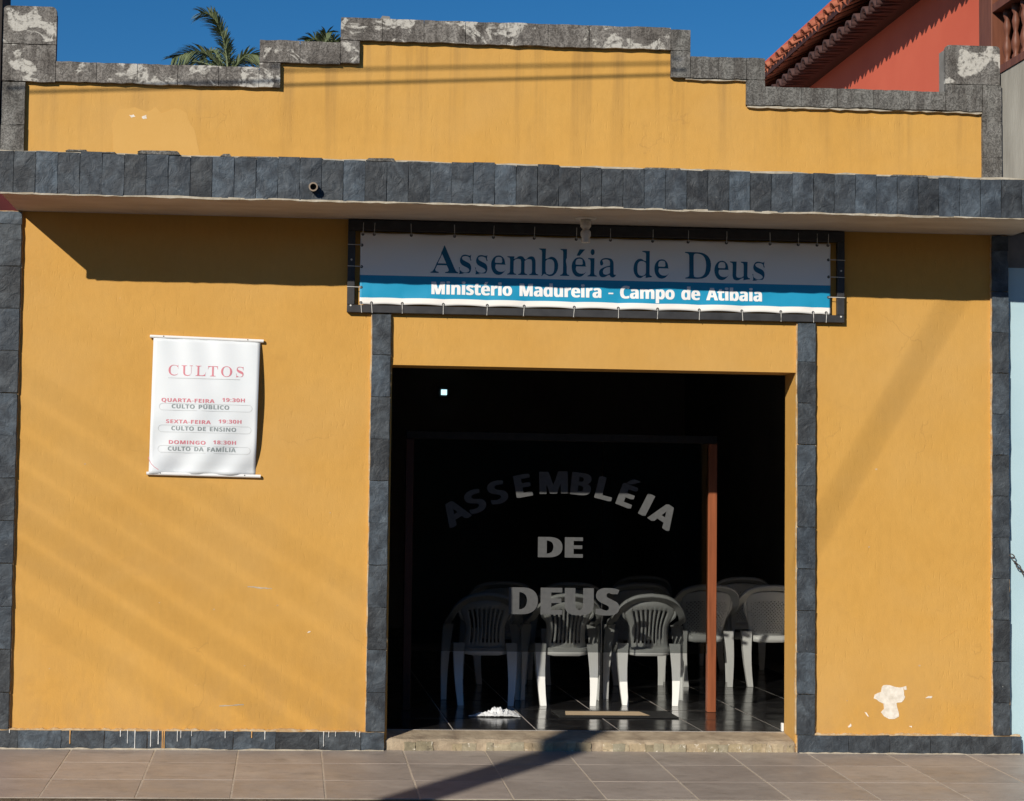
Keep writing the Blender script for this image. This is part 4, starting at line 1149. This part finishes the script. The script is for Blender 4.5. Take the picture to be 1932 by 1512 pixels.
pl += ribbon([(zx(a), zz_(503, 140) - .010 * (zx(a) - zx(140))) for a in range(285, 976, 60)], .0030)
POS(lettering('printed_outline', pl, M['pale_ink'], pos, -.0020, py_))
pk = ribbon([(zx(x), zz_(y, 140)) for x, y in ((118, 1235), (130, 1265), (150, 1300), (180, 1328), (215, 1350))], .0035)
POS(lettering('printed_curl', pk, M['pink_ink'], pos, -.0020, py_))

# ================================================================ GLASS DOOR
GY = 1.39
gd = empty('glass_door', (1.05, GY, FZ))
tag(gd, 'tinted glass door screen with red wooden posts and frosted ASSEMBLÉIA DE DEUS lettering inside the doorway', 'door')
def GD(o):
    o.location = (-1.05, -GY, -FZ); return o
for (xa, xb, wm) in ((-.13, -.07, 'wood_dark'), (2.163, 2.228, 'wood_red')):  # left post gets darker wood: the doorway's shade is in its colour
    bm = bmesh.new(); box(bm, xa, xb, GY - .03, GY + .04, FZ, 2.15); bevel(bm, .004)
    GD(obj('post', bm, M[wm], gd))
bm = bmesh.new(); box(bm, -.13, 2.228, GY - .03, GY + .04, 2.152, 2.21); bevel(bm, .004)
GD(obj('top_rail', bm, M['mat'], gd))  # rail coloured near black, painting in the shade of the unlit room
for (xa, xb) in ((-.068, 1.3565), (1.3635, 2.161)):
    bm = bmesh.new(); box(bm, xa, xb, GY - .004, GY + .004, .573, 2.150)
    GD(obj('glass_pane', bm, M['film'], gd))
bm = bmesh.new(); box(bm, 1.3575, 1.3625, GY - .005, GY + .005, FZ, .95)
GD(obj('meeting_strip', bm, M['mat'], gd))
def glass_text(s, xa, xb, zb, cap, bold):
    for gl in line_fit('sans', s, xa, xb, zb, cap, 10, 715):
        GD(lettering('letter', [gl], M['etched'], gd, GY - .0055, None, bold))
glass_text('DE', .886, 1.200, 1.279, .152, .013)
glass_text('DEUS', .672, 1.478, .852, .200, .016)
arc = []
EH = max(p for c in GLYPHS['sans']['E'][1] for p in c[1::2])
Ltr = layout('sans', 'ASSEMBLÉIA', 0)
pos_ang = [-33, -26.2, -19.0, -11.2, -2.0, 6.3, 13.6, 20.5, 26.9, 33]
AR = 1.37; acx, acz = 1.037, 1.757 - 1.37      # baseline circle
for (gx, adv, cs), an in zip(Ltr, pos_ang):
    xs_ = [p[0] for c in cs for p in c]
    mid = (min(xs_) + max(xs_)) / 2
    s = .166 / EH
    th = R(an)
    gl = []
    for c in cs:
        pl_ = []
        for px, pzv in c:
            lx = (px - mid) * s * 1.12
            lz = pzv * s
            rr = AR + lz
            pl_.append((acx + rr * math.sin(th) + lx * math.cos(th), acz + rr * math.cos(th) - lx * math.sin(th)))
        gl.append(pl_)
    arc.append(gl)
for gl in arc:
    GD(lettering('letter', [gl], M['etched'], gd, GY - .0055, None, .009))

# ================================================================ CHAIRS
def strip(bm, A, B):
    a = [bm.verts.new(p) for p in A]
    b = [bm.verts.new(p) for p in B]
    for i in range(len(a) - 1):
        bm.faces.new((a[i], a[i + 1], b[i + 1], b[i]))
def solid(o, t, off=0, bev=0):
    m = o.modifiers.new('thickness', 'SOLIDIFY'); m.thickness = t; m.offset = off
    if bev:
        b = o.modifiers.new('soft_edge', 'BEVEL'); b.width = bev; b.segments = 2; b.limit_method = 'ANGLE'
def cr(P, n=4):
    """Catmull-Rom through the points"""
    P = [Vector(p) for p in P]
    out = []
    for i in range(len(P) - 1):
        p0, p1, p2, p3 = P[max(i - 1, 0)], P[i], P[i + 1], P[min(i + 2, len(P) - 1)]
        for k in range(n):
            t = k / n
            out.append(.5 * ((2 * p1) + (p2 - p0) * t + (2 * p0 - 5 * p1 + 4 * p2 - p3) * t * t + (3 * p1 - p0 - 3 * p2 + p3) * t ** 3))
    out.append(P[-1])
    return out
def make_chair(style, label):
    root = empty('plastic_chair')
    slat = style == 'slat'
    # backrest shell
    bm = bmesh.new()
    zb, zt = .405, (.80 if slat else .815)
    def hw(t):
        if slat:
            return .172 - .022 * math.sin(math.pi * min(1, t * 1.25)) + .045 * max(0, t - .55) ** 1.2 * 2
        return .150 + .045 * t ** .6 + .03 * t
    def pt(s, t):
        w = hw(t)
        return Vector((s * w, .135 - .125 * t + .055 * s * s, zb + (zt - zb) * t - (.035 * s * s * t if t > .6 else 0)))
    if slat:
        nc = 21
        cols = [-1 + 2 * i / nc for i in range(nc + 1)]
        rws = [0, .05, .10, .16, .26, .38, .50, .62, .74, .84, .90, 1.0]
        V = [[bm.verts.new(pt(s, t)) for s in cols] for t in rws]
        for j in range(len(rws) - 1):
            for i in range(nc):
                if 3 <= j <= 8 and i % 2 == 1 + 0 and 2 < i < nc - 2:
                    continue
                bm.faces.new((V[j][i], V[j][i + 1], V[j + 1][i + 1], V[j + 1][i]))
    else:
        nc, nr = 26, 26
        V = [[bm.verts.new(pt(-1 + 2 * i / nc, j / nr)) for i in range(nc + 1)] for j in range(nr + 1)]
        for j in range(nr):
            for i in range(nc):
                inner = 2 <= i < nc - 2 and 3 <= j < nr - 5
                if inner and (i + j) % 2 == 0:
                    c = V[j][i].co + V[j][i + 1].co + V[j + 1][i + 1].co + V[j + 1][i].co
                    c /= 4
                    q = [V[j][i], V[j][i + 1], V[j + 1][i + 1], V[j + 1][i]]
                    k = [bm.verts.new(v.co.lerp(c, .34)) for v in q]
                    for e in range(4):
                        bm.faces.new((q[e], q[(e + 1) % 4], k[(e + 1) % 4], k[e]))
                else:
                    bm.faces.new((V[j][i], V[j][i + 1], V[j + 1][i + 1], V[j + 1][i]))
    o = obj('backrest', bm, M['plastic'], root, smooth=True); solid(o, .007)
    # top rim and arms: one flowing band
    out_h = [(.285, .43, .598), (.292, .33, .635), (.290, .22, .652), (.280, .12, .685), (.252, .04, .745), (.195, -.012, .808), (.110, -.038, .848), (0, -.046, .862)]
    in_h = [(.238, .43, .590), (.243, .33, .622), (.243, .23, .628), (.240, .15, .645), (.222, .085, .690), (.175, .040, .752), (.100, .015, .792), (0, .006, .806)]
    if not slat:
        out_h = [(.282, .43, .592), (.292, .33, .628), (.294, .22, .655), (.290, .12, .705), (.272, .04, .775), (.215, -.012, .838), (.120, -.038, .868), (0, -.046, .876)]
        in_h = [(.240, .43, .584), (.245, .33, .612), (.247, .23, .630), (.243, .15, .665), (.228, .085, .722), (.185, .040, .788), (.105, .015, .818), (0, .006, .824)]
    O = cr(out_h); I = cr(in_h)
    O = O + [Vector((-p.x, p.y, p.z)) for p in O[-2::-1]]
    I = I + [Vector((-p.x, p.y, p.z)) for p in I[-2::-1]]
    L = [p + Vector((p.x * .02, -.006, -.026)) for p in O]
    bm = bmesh.new()
    a = [bm.verts.new(p) for p in I]; b = [bm.verts.new(p) for p in O]; c = [bm.verts.new(p) for p in L]
    for i in range(len(a) - 1):
        bm.faces.new((a[i], a[i + 1], b[i + 1], b[i])); bm.faces.new((b[i], b[i + 1], c[i + 1], c[i]))
    o = obj('armrest_band', bm, M['plastic'], root, smooth=True); solid(o, .006)
    # web between band and back panel near the shoulders
    for sx in (-1, 1):
        bm = bmesh.new()
        A = [pt(sx * 1.0, t) for t in (.62, .72, .82, .92, 1.0)]
        Bp = [Vector((sx * x, y, z)) for x, y, z in ((.205, .085, .67), (.21, .075, .70), (.20, .06, .73), (.18, .045, .755), (.16, .035, .77))]
        if slat:
            strip(bm, A, Bp)
        else:
            strip(bm, [pt(sx, t) for t in (.35, .5, .65, .8, 1.0)], [Vector((sx * x, y, z)) for x, y, z in ((.215, .14, .61), (.235, .12, .66), (.232, .09, .71), (.215, .06, .755), (.18, .03, .80))])
        o = obj('shoulder', bm, M['plastic'], root, smooth=True); solid(o, .006)
    # seat
    bm = bmesh.new()
    V = []
    for j in range(9):
        t = j / 8
        y = .115 + .40 * t
        w = .172 + .060 * min(1, t * 1.5)
        V.append([bm.verts.new((w * (-1 + 2 * i / 8), y, .425 + .012 * (2 * i / 8 - 1) ** 2 - .010 * math.sin(math.pi * t) + (-.02 if j == 8 else 0))) for i in range(9)])
    for j in range(8):
        for i in range(8):
            bm.faces.new((V[j][i], V[j][i + 1], V[j + 1][i + 1], V[j + 1][i]))
    o = obj('seat', bm, M['plastic'], root, smooth=True); solid(o, .007)
    bm = bmesh.new()
    ap = [(-.172, .118), (-.10, .100), (0, .094), (.10, .100), (.172, .118)]
    strip(bm, [Vector((x, y, .430)) for x, y in ap], [Vector((x, y - .004, .385 - (.012 if abs(x) < .12 else 0))) for x, y in ap])
    for sx in (-1, 1):
        strip(bm, [Vector((sx * .172, .118, .430)), Vector((sx * .205, .25, .430)), Vector((sx * .238, .46, .430))],
              [Vector((sx * .178, .115, .375)), Vector((sx * .212, .25, .385)), Vector((sx * .245, .46, .370))])
    o = obj('seat_apron', bm, M['plastic'], root, smooth=True); solid(o, .007)
    # legs: folded L sections tapering to the floor, each its own mesh
    def leg(foot, top, wt, wb, inward, dirx):
        bm = bmesh.new()
        f, tp = Vector(foot), Vector(top)
        P = []
        for k in range(6):
            t = k / 5
            c = f.lerp(tp, t) + Vector((dirx * .010 * math.sin(math.pi * t), 0, 0))
            w = wb + (wt - wb) * t ** 1.2
            P.append((c + Vector((dirx * w / 2, 0, 0)), c + Vector((-dirx * w / 2, 0, 0)), c + Vector((dirx * w / 2, inward * w * .9, 0))))
        a = [bm.verts.new(p[2]) for p in P]; b = [bm.verts.new(p[0]) for p in P]; c_ = [bm.verts.new(p[1]) for p in P]
        for k in range(5):
            bm.faces.new((a[k], b[k], b[k + 1], a[k + 1])); bm.faces.new((b[k], c_[k], c_[k + 1], b[k + 1]))
        o = obj('leg', bm, M['plastic'], root); solid(o, .006, 0, .0015)
    for sx in (-1, 1):
        leg((sx * .190, .0, 0), (sx * .200, .095, .47), .085, .044, 1, sx)
        leg((sx * .292, .42, 0), (sx * .262, .43, .59), .085, .042, -1, sx)
    tag(root, label, 'chair')
    return root
def copy_chair(src):
    r = src.copy(); C.objects.link(r)
    for ch in src.children:
        c = ch.copy(); C.objects.link(c); c.parent = r
    return r
CG = 'white plastic armchairs inside the doorway'
slat0 = make_chair('slat', '')
hole0 = make_chair('hole', '')
CHAIRS = [
 ('s', .527, 1.69, -1, 'white plastic chair in the shade, its legs leftmost behind the tinted glass'),
 ('s', 1.165, 1.71, 1.5, 'white slat-back plastic chair behind the letters DEUS, left of the other slat-back chair'),
 ('s', 1.812, 1.77, -3, 'white slat-back plastic chair just left of the red wooden post, sunlight on its legs'),
 ('h', 2.600, 3.20, 2, 'white perforated plastic chair seen behind the lit red wooden post'),
 ('h', 3.170, 3.24, -2, 'white perforated plastic chair cut off by the right jamb of the doorway'),
 ('h', 2.02, 3.30, 1, 'dim plastic chair in the second row, behind the slat-back chair beside the post'),
 ('h', 1.43, 3.28, 0, 'dim plastic chair in the second row, behind the DEUS lettering'),
 ('h', .84, 3.30, 2, 'dark plastic chair in the second row, behind the leftmost chair in the shade'),
 ('h', 3.30, 4.80, 0, 'dim plastic chair in the third row, top showing between the two perforated chairs'),
 ('h', 2.35, 4.80, 0, 'dim plastic chair in the third row, behind the chair at the red post'),
]
first = {'s': True, 'h': True}
for st, x, y, rz, lb in CHAIRS:
    src = slat0 if st == 's' else hole0
    o = src if first[st] else copy_chair(src)
    first[st] = False
    o.location = (x, y, FZ); o.rotation_euler = (0, 0, R(rz))
    tag(o, lb, 'chair', CG)

# ================================================================ THINGS ON THE FLOOR
bm = bmesh.new()
rnd = random.Random(4)
n, m_ = 44, 20
V = []
for j in range(m_ + 1):
    row = []
    for i in range(n + 1):
        s, t = i / n, j / m_
        x = .33 + .37 * s
        y = .98 + .34 * t * (.12 + .95 * s) - .02 * s
        h = .004 + .050 * (.35 + .9 * s ** 1.5) * (.35 + 1.3 * abs(noise.noise(Vector((s * 9, t * 5, 1.3)))) + .9 * abs(noise.noise(Vector((s * 22, t * 13, 4)))) ) * math.sin(math.pi * min(.97, max(.03, s))) * math.sin(math.pi * min(.97, max(.03, t)) ** .8)
        row.append(bm.verts.new((x + rnd.uniform(-.003, .003), y + rnd.uniform(-.003, .003), FZ + h)))
    V.append(row)
for j in range(m_):
    for i in range(n):
        bm.faces.new((V[j][i], V[j][i + 1], V[j + 1][i + 1], V[j + 1][i]))
cl = obj('floor_cloth', bm, M['cloth'])
solid(cl, .003, 1)
tag(cl, 'crumpled white cloth lying on the black floor inside the doorway at the left', 'cloth')
bm = bmesh.new()
box(bm, .98, 1.86, .95, 1.36, FZ + .001, FZ + .009); bevel(bm, .003)
mt = obj('doormat', bm, M['mat'])
tag(mt, 'thin black rubber doormat on the floor inside the doorway, under the tan strip', 'doormat')
bm = bmesh.new()
v = [bm.verts.new(c) for c in ((1.045, 1.06, FZ + .010), (1.665, 1.06, FZ + .010), (1.61, 1.18, FZ + .024), (1.06, 1.18, FZ + .024))]
v2 = [bm.verts.new((a.co.x, a.co.y, FZ + .0095)) for a in v]
bm.faces.new(v)
bm.faces.new(v2[::-1])
for i in range(4):
    bm.faces.new((v[i], v2[i], v2[(i + 1) % 4], v[(i + 1) % 4]))
bmesh.ops.remove_doubles(bm, verts=bm.verts, dist=.0002)
tag(obj('wooden_strip', bm, M['brass']), 'tan wooden strip lying on the black doormat in front of the glass door', 'strip')

# ================================================================ NEIGHBOURS
nb = empty('blue_neighbour_building', (5, 0, 0))
tag(nb, 'pale blue painted neighbouring wall at the right edge, rough grey concrete above it', 'building')
bm = bmesh.new(); box(bm, 3.921, 7.0, .012, .3, .03, 3.356)
o = obj('blue_wall', bm, M['blue_wall'], nb); o.location = (-5, 0, 0)
bm = bmesh.new(); box(bm, 3.921, 7.0, .03, .3, 3.358, 3.60)
o = obj('concrete_band', bm, M['cement'], nb); o.location = (-5, 0, 0)
bm = bmesh.new(); box(bm, 4.2, 4.4, .05, 1.30, 3.0, 4.905)
o = obj('side_wall', bm, M['grey_side'], nb); o.location = (-5, 0, 0)
bm = bmesh.new(); prism(bm, [(3.876, 3.61), (4.198, 3.61), (4.198, 4.86), (4.03, 4.79), (3.876, 4.70)], -.012, .24)
o = obj('front_return', bm, M['grey_side'], nb); o.location = (-5, 0, 0)
# chain hanging on the blue wall
ch = empty('chain', (3.93, -.02, 1.39))
tag(ch, 'short dark steel chain hanging on the pale blue wall at the right edge', 'chain')
for k in range(9):
    bm = bmesh.new()
    pts = [(.020 * math.cos(a), 0, .011 * math.sin(a)) for a in [2 * math.pi * i / 10 for i in range(11)]]
    tube(bm, pts, .004, 6, False)
    o = obj('chain_link', bm, M['rust'], ch)
    t = k / 8
    o.location = (.01 + .17 * t, -.005, -.02 - .20 * t ** .75)
    o.rotation_euler = (R(90) if k % 2 else 0, R(42), 0)
ln = empty('left_neighbour_building', (-4, 0, 0))
tag(ln, 'sliver of crimson neighbouring wall with a blackened upper part at the left edge', 'building')
bm = bmesh.new(); box(bm, -6, -2.962, -.02, .3, .03, 3.56)
o = obj('crimson_wall', bm, M['crimson'], ln); o.location = (4, 0, 0)
bm = bmesh.new(); box(bm, -6, -2.966, -.05, .3, 3.86, 5.3)
o = obj('upper_wall', bm, M['dark_side'], ln); o.location = (4, 0, 0)
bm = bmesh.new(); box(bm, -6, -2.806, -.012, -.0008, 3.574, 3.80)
o = obj('shaded_corner_wall', bm, M['crimson_shaded'], ln); o.location = (4, 0, 0)  # dark panel standing in for the canopy's shadow on the neighbour

# red house behind on the right
rh = empty('red_house', (4.2, 1.18, 3.6))
tag(rh, 'red house behind the parapet at the right, with terracotta tile eaves and wooden balcony', 'house')
def RH(o):
    o.location = (-4.2, -1.18, -3.6); return o
bm = bmesh.new(); box(bm, 4.2, 9.5, 1.18, 13, 3.0, 6.62)
RH(obj('wall', bm, M['red_wall'], rh))
rs = math.tan(R(24))
bm = bmesh.new()
a = [(3.80, 6.075), (9.9, 6.075 + 6.1 * rs), (9.9, 6.13 + 6.1 * rs), (3.80, 6.13)]
va = [bm.verts.new((x, -1.2, z)) for x, z in a]; vb = [bm.verts.new((x, 13.4, z)) for x, z in a]
bm.faces.new(va); bm.faces.new(vb[::-1])
for i in range(4):
    bm.faces.new((va[i], vb[i], vb[(i + 1) % 4], va[(i + 1) % 4]))
roof = RH(obj('roof', bm, M['wood_dark'], rh))
bm = bmesh.new(); box(bm, 3.98, 4.20, -1.2, 13.0, 5.95, 6.06)
RH(obj('eave_beam', bm, M['wood_dark'], rh))
# half round tiles along the eave
def halfpipe(r, L, up, t=.014):
    bm = bmesh.new()
    seg = 8
    rows_ = []
    for rr, flip in ((r, 1), (r - t, -1)):
        rows_.append([[bm.verts.new((xx, rr * math.cos(math.pi * k / seg), up * rr * math.sin(math.pi * k / seg))) for k in range(seg + 1)] for xx in (0, L)])
    (o0, o1), (i0, i1) = rows_
    for k in range(seg):
        bm.faces.new((o0[k], o0[k + 1], o1[k + 1], o1[k])); bm.faces.new((i0[k], i1[k], i1[k + 1], i0[k + 1]))
        bm.faces.new((o0[k], i0[k], i0[k + 1], o0[k + 1])); bm.faces.new((o1[k], o1[k + 1], i1[k + 1], i1[k]))
    for k in (0, seg):
        bm.faces.new((o0[k], o1[k], i1[k], i0[k]))
    bmesh.ops.recalc_face_normals(bm, faces=bm.faces)
    me = bpy.data.meshes.new('roof_tile'); bm.to_mesh(me); bm.free()
    for p in me.polygons: p.use_smooth = True
    return me
cover, pan, pan2 = halfpipe(.060, .46, 1), halfpipe(.075, .46, -1), halfpipe(.085, .30, 1, .03)
rnd = random.Random(8)
PITCH = .225
for k in range(54):
    y = .6 + PITCH * k
    if y > 12.8: break
    for (me_, dy, dz, dx) in ((cover, 0, .030, 0), (pan, PITCH / 2, .032, .02)):
        for (lx, lz) in ((0, 0), ):
            o = link('roof_tile', me_, M['clay'], roof, (3.765 + dx + lx + rnd.uniform(-.012, .012), y + dy, 6.10 + dz + lz + rnd.uniform(-.004, .004)))
            o.rotation_euler = (R(rnd.uniform(-2, 2)), -R(24), R(rnd.uniform(-1.5, 1.5)))
# lower decorative course under the eave, its shade carried by the tile colour
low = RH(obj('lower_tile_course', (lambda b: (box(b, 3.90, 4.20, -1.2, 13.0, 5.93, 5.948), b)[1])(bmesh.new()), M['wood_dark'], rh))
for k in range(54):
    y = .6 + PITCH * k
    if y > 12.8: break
    o = link('roof_tile', pan2, M['clay_shaded'], low, (3.86 + rnd.uniform(-.008, .008), y + .1, 5.905))
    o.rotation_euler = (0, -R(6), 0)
# wooden corner post and balcony
bm = bmesh.new(); box(bm, 4.185, 4.34, .93, 1.178, 4.6, 6.0); bevel(bm, .008)
RH(obj('corner_post', bm, M['wood_brown'], rh))
bal = RH(obj('balcony', (lambda b: (box(b, 4.19, 4.40, -.8, .925, 4.908, 4.965), box(b, 4.19, 4.33, -.8, .925, 5.40, 5.46), b)[2])(bmesh.new()), M['wood_brown'], rh))
bm = bmesh.new()
lathe(bm, [(.030, 0), (.030, .05), (.018, .07), (.030, .11), (.036, .15), (.024, .20), (.015, .235), (.024, .27), (.030, .31), (.018, .36), (.030, .39), (.030, .434)], seg=10)
bmesh.ops.recalc_face_normals(bm, faces=bm.faces)
bme = bpy.data.meshes.new('baluster'); bm.to_mesh(bme); bm.free()
for p in bme.polygons: p.use_smooth = True
for k in range(11):
    link('baluster', bme, M['wood_brown'], bal, (4.27, .84 - .16 * k, 4.966))
bm = bmesh.new(); box(bm, 4.42, 9.5, -.8, 1.178, 3.6, 6.6)
RH(obj('balcony_back_wall', bm, M['wood_dark'], rh))

# ================================================================ PALMS
def frond(root, path, leaf, seed, nl=46, spread=1.0, wid=.020):
    rnd = random.Random(seed)
    pts = cr(path, 5)
    n = len(pts) - 1
    bm = bmesh.new()
    tube(bm, pts, [.030 * (1 - .85 * i / n) for i in range(n + 1)], 5)
    fr_ = obj('frond', bm, M['leaf'], root)
    bm = bmesh.new()
    for k in range(nl):
        t = .06 + .94 * k / (nl - 1)
        q = t * n; i = min(int(q), n - 1)
        c = pts[i].lerp(pts[i + 1], q - i)
        tan = (pts[i + 1] - pts[i]).normalized()
        side = tan.cross(Vector((0, -1, .35)))
        if side.length < .1: side = Vector((1, 0, 0))
        side.normalize()
        ll = leaf * (.45 + .55 * math.sin(math.pi * (.12 + .80 * t)))
        for sgn in (-1, 1):
            dr_ = (side * sgn * spread * rnd.uniform(.75, 1.1) + tan * rnd.uniform(.8, 1.1) + Vector((0, rnd.uniform(-.5, .3), 0))).normalized()
            l2 = ll * rnd.uniform(.85, 1.1)
            prev = None
            wv = (Vector((rnd.uniform(-.3, .3), rnd.uniform(-.3, .3), 1)).cross(dr_)).normalized()
            for m2 in range(5):
                s_ = m2 / 4
                cc = c + dr_ * l2 * s_ + Vector((0, 0, -1)) * l2 * .34 * s_ * s_
                ww = wid * (1 - s_) ** .5 + .002
                cur = (bm.verts.new(cc - wv * ww), bm.verts.new(cc + wv * ww))
                if prev: bm.faces.new((prev[0], prev[1], cur[1], cur[0]))
                prev = cur
    obj('leaflets', bm, M['leaf'], fr_)
def palm(x, y, top, paths, label, seed):
    root = empty('palm_tree', (x, y, 0))
    tag(root, label, 'tree', 'palms behind the church')
    bm = bmesh.new()
    tube(bm, [(0, 0, -.15), (.05, 0, top * .5), (0, 0, top)], [.24, .19, .15], 10)
    obj('trunk', bm, M['trunk'], root)
    for k, (pth, lf, sp) in enumerate(paths):
        frond(root, [Vector((px - x, py, pz_)) for px, py, pz_ in pth], lf * 1.12, seed + k, 95, sp, .019)
palm(-2.62, 30, 11.75, [
    ([(-2.60, 0, 11.60), (-2.66, -.1, 12.15), (-2.80, -.2, 12.62), (-3.02, -.3, 12.90), (-3.24, -.35, 12.96)], .42, .62),
    ([(-2.58, 0, 11.60), (-2.58, .2, 12.10), (-2.68, .4, 12.50), (-2.86, .5, 12.78)], .36, .55),
    ([(-2.65, 0, 11.62), (-3.05, -.3, 11.95), (-3.40, -.5, 12.00), (-3.85, -.7, 11.78)], .40, .8),
    ([(-2.65, 0, 11.62), (-3.15, .3, 11.92), (-3.60, .5, 11.98), (-4.10, .8, 11.78)], .36, .8),
    ([(-2.65, 0, 11.65), (-2.88, .4, 12.15), (-3.02, .7, 12.32), (-3.22, 1.0, 12.30)], .36, .8),
    ([(-2.55, 0, 11.62), (-2.20, -.3, 11.98), (-1.85, -.5, 11.95), (-1.45, -.6, 11.85)], .38, .8),
    ([(-2.55, 0, 11.62), (-2.30, .4, 12.00), (-2.00, .8, 12.16), (-1.70, 1.1, 12.05)], .36, .8)],
    'palm tree whose upright fronds rise over the left part of the parapet', 100)
palm(-.33, 31, 12.05, [
    ([(-.33, 0, 12.0), (-.38, 0, 12.45), (-.55, -.1, 12.72), (-.80, -.2, 12.68)], .34, .8),
    ([(-.33, 0, 12.0), (-.28, 0, 12.45), (-.10, -.1, 12.70), (.20, -.2, 12.62)], .34, .8),
    ([(-.33, 0, 12.0), (-.34, -.2, 12.50), (-.30, -.4, 12.78), (-.18, -.7, 12.76)], .34, .8),
    ([(-.33, 0, 12.0), (-.55, .2, 12.30), (-.85, .4, 12.35), (-1.1, .5, 12.2)], .34, .8)],
    'palm tree showing only its crown tip above the second parapet step', 200)

# ================================================================ STREET SIDE: POLE AND CABLES THAT CAST THE SHADOWS
q = -9.0
pbx, pby = .87 + SUN.x * q, SUN.y * q
up_ = empty('utility_pole', (pbx, pby, -.19))
tag(up_, 'round grey concrete pole on the street, left of the camera, its shadow crossing the pavement', 'pole')
bm = bmesh.new()
tube(bm, [(0, 0, 0), (0, 0, 2.9), (0, 0, 5.97)], [.165, .155, .145], 20)
obj('shaft', bm, M['pole'], up_, smooth=False)
def shadow_cable(A, B, t1, t2, rad, label, ext=(0, 0)):
    A, B = Vector((A[0], 0, A[1])), Vector((B[0], 0, B[1]))
    p, q_ = A - SUN * t1, B - SUN * t2
    d = (q_ - p)
    p2, q2 = p - d * ext[0], q_ + d * ext[1]
    bm = bmesh.new()
    c = (p2 + q2) / 2
    pts = [p2.lerp(q2, i / 8) - c for i in range(9)]
    tube(bm, pts, rad, 6)
    o = obj('overhead_cable', bm, M['cable'], None, c)
    tag(o, label, 'cable', 'cables over the street')
zs = [2.50, 2.27, 2.04, 1.80, 1.57, 1.34, .98]
for k, z in enumerate(zs):
    w = (.0055, .0055, .006, .0065, .009, .010, .007)[k]
    shadow_cable((-2.9, z + .06), (.2, z - 1.86 - .05 * (k % 3)), 13.2 + .15 * k, 13.6 + .15 * k, w, ('highest', 'second highest', 'third highest', 'middle', 'fifth highest', 'second lowest', 'lowest')[k] + ' of the seven sloping cables over the street behind the camera', (.15, 0))
shadow_cable((2.45, 1.28), (3.62, 3.25), 12.8, 13.6, .013, 'thick cable over the street behind the camera, its shadow on the right wall', (0, .1))
shadow_cable((-2.9, 4.375), (1.60, 4.632), 2.5, 2.6, .0085, 'lower thin wire in front of the parapet, above the view', (0, .02))
shadow_cable((-1.15, 4.575), (1.60, 4.712), 3.2, 3.3, .0080, 'upper thin wire in front of the parapet, above the view', (0, .02))

# ================================================================ HOUSES ACROSS THE STREET (unseen, added behind the camera to block the low sky and darken reflections)
M['house_a'] = simple('beige_house_paint', (.36, .31, .24), (.42, .37, .29), 2, .8, .2)
M['house_b'] = simple('grey_house_paint', (.28, .28, .27), (.34, .34, .32), 2, .8, .2)
M['dark_glass'] = simple('dark_window_glass', (.02, .022, .025), (.03, .032, .035), 2, .15, 0)
r_ = random.Random(31)
x = -26
for k, (w, h, mm, lb) in enumerate(((12, 5.6, 'house_a', 'low beige house added across the street to block low sky, far left'), (11, 6.4, 'house_b', 'grey two storey house added across the street to block low sky, left of centre'),
                                    (12, 5.4, 'house_a', 'low beige house added across the street to block low sky, right of centre'), (13, 6.2, 'house_b', 'grey two storey house added across the street to block low sky, far right'))):
    hs_ = empty('house', (x + w / 2, -18, -.19))
    tag(hs_, lb, 'house', 'unseen houses added to block the low sky')
    bm = bmesh.new(); box(bm, -w / 2 + .1, w / 2 - .1, -7, 0, 0, h - .8)
    wl = obj('wall', bm, M[mm], hs_)
    bm = bmesh.new()
    a = [bm.verts.new(c) for c in ((-w / 2, .5, h - .8), (-w / 2, -3.5, h + .4), (-w / 2, -7.5, h - .8))]
    b = [bm.verts.new(c) for c in ((w / 2, .5, h - .8), (w / 2, -3.5, h + .4), (w / 2, -7.5, h - .8))]
    bm.faces.new(a); bm.faces.new(b[::-1])
    for i in range(3):
        bm.faces.new((a[i], b[i], b[(i + 1) % 3], a[(i + 1) % 3]))
    obj('roof', bm, M['clay'], hs_)
    for wx in (-w * .3, 0, w * .3):
        bm = bmesh.new(); box(bm, wx - .6, wx + .6, .001, .05, 1.0, 2.2)
        wd = obj('window', bm, M['wood_dark'], wl)
        bm = bmesh.new(); box(bm, wx - .5, wx + .5, .051, .06, 1.1, 2.1)
        obj('pane', bm, M['dark_glass'], wd)
    bm = bmesh.new(); box(bm, w * .12, w * .12 + .9, .001, .05, 0, 2.1)
    obj('door', bm, M['wood_dark'], hs_)
    x += w + .3
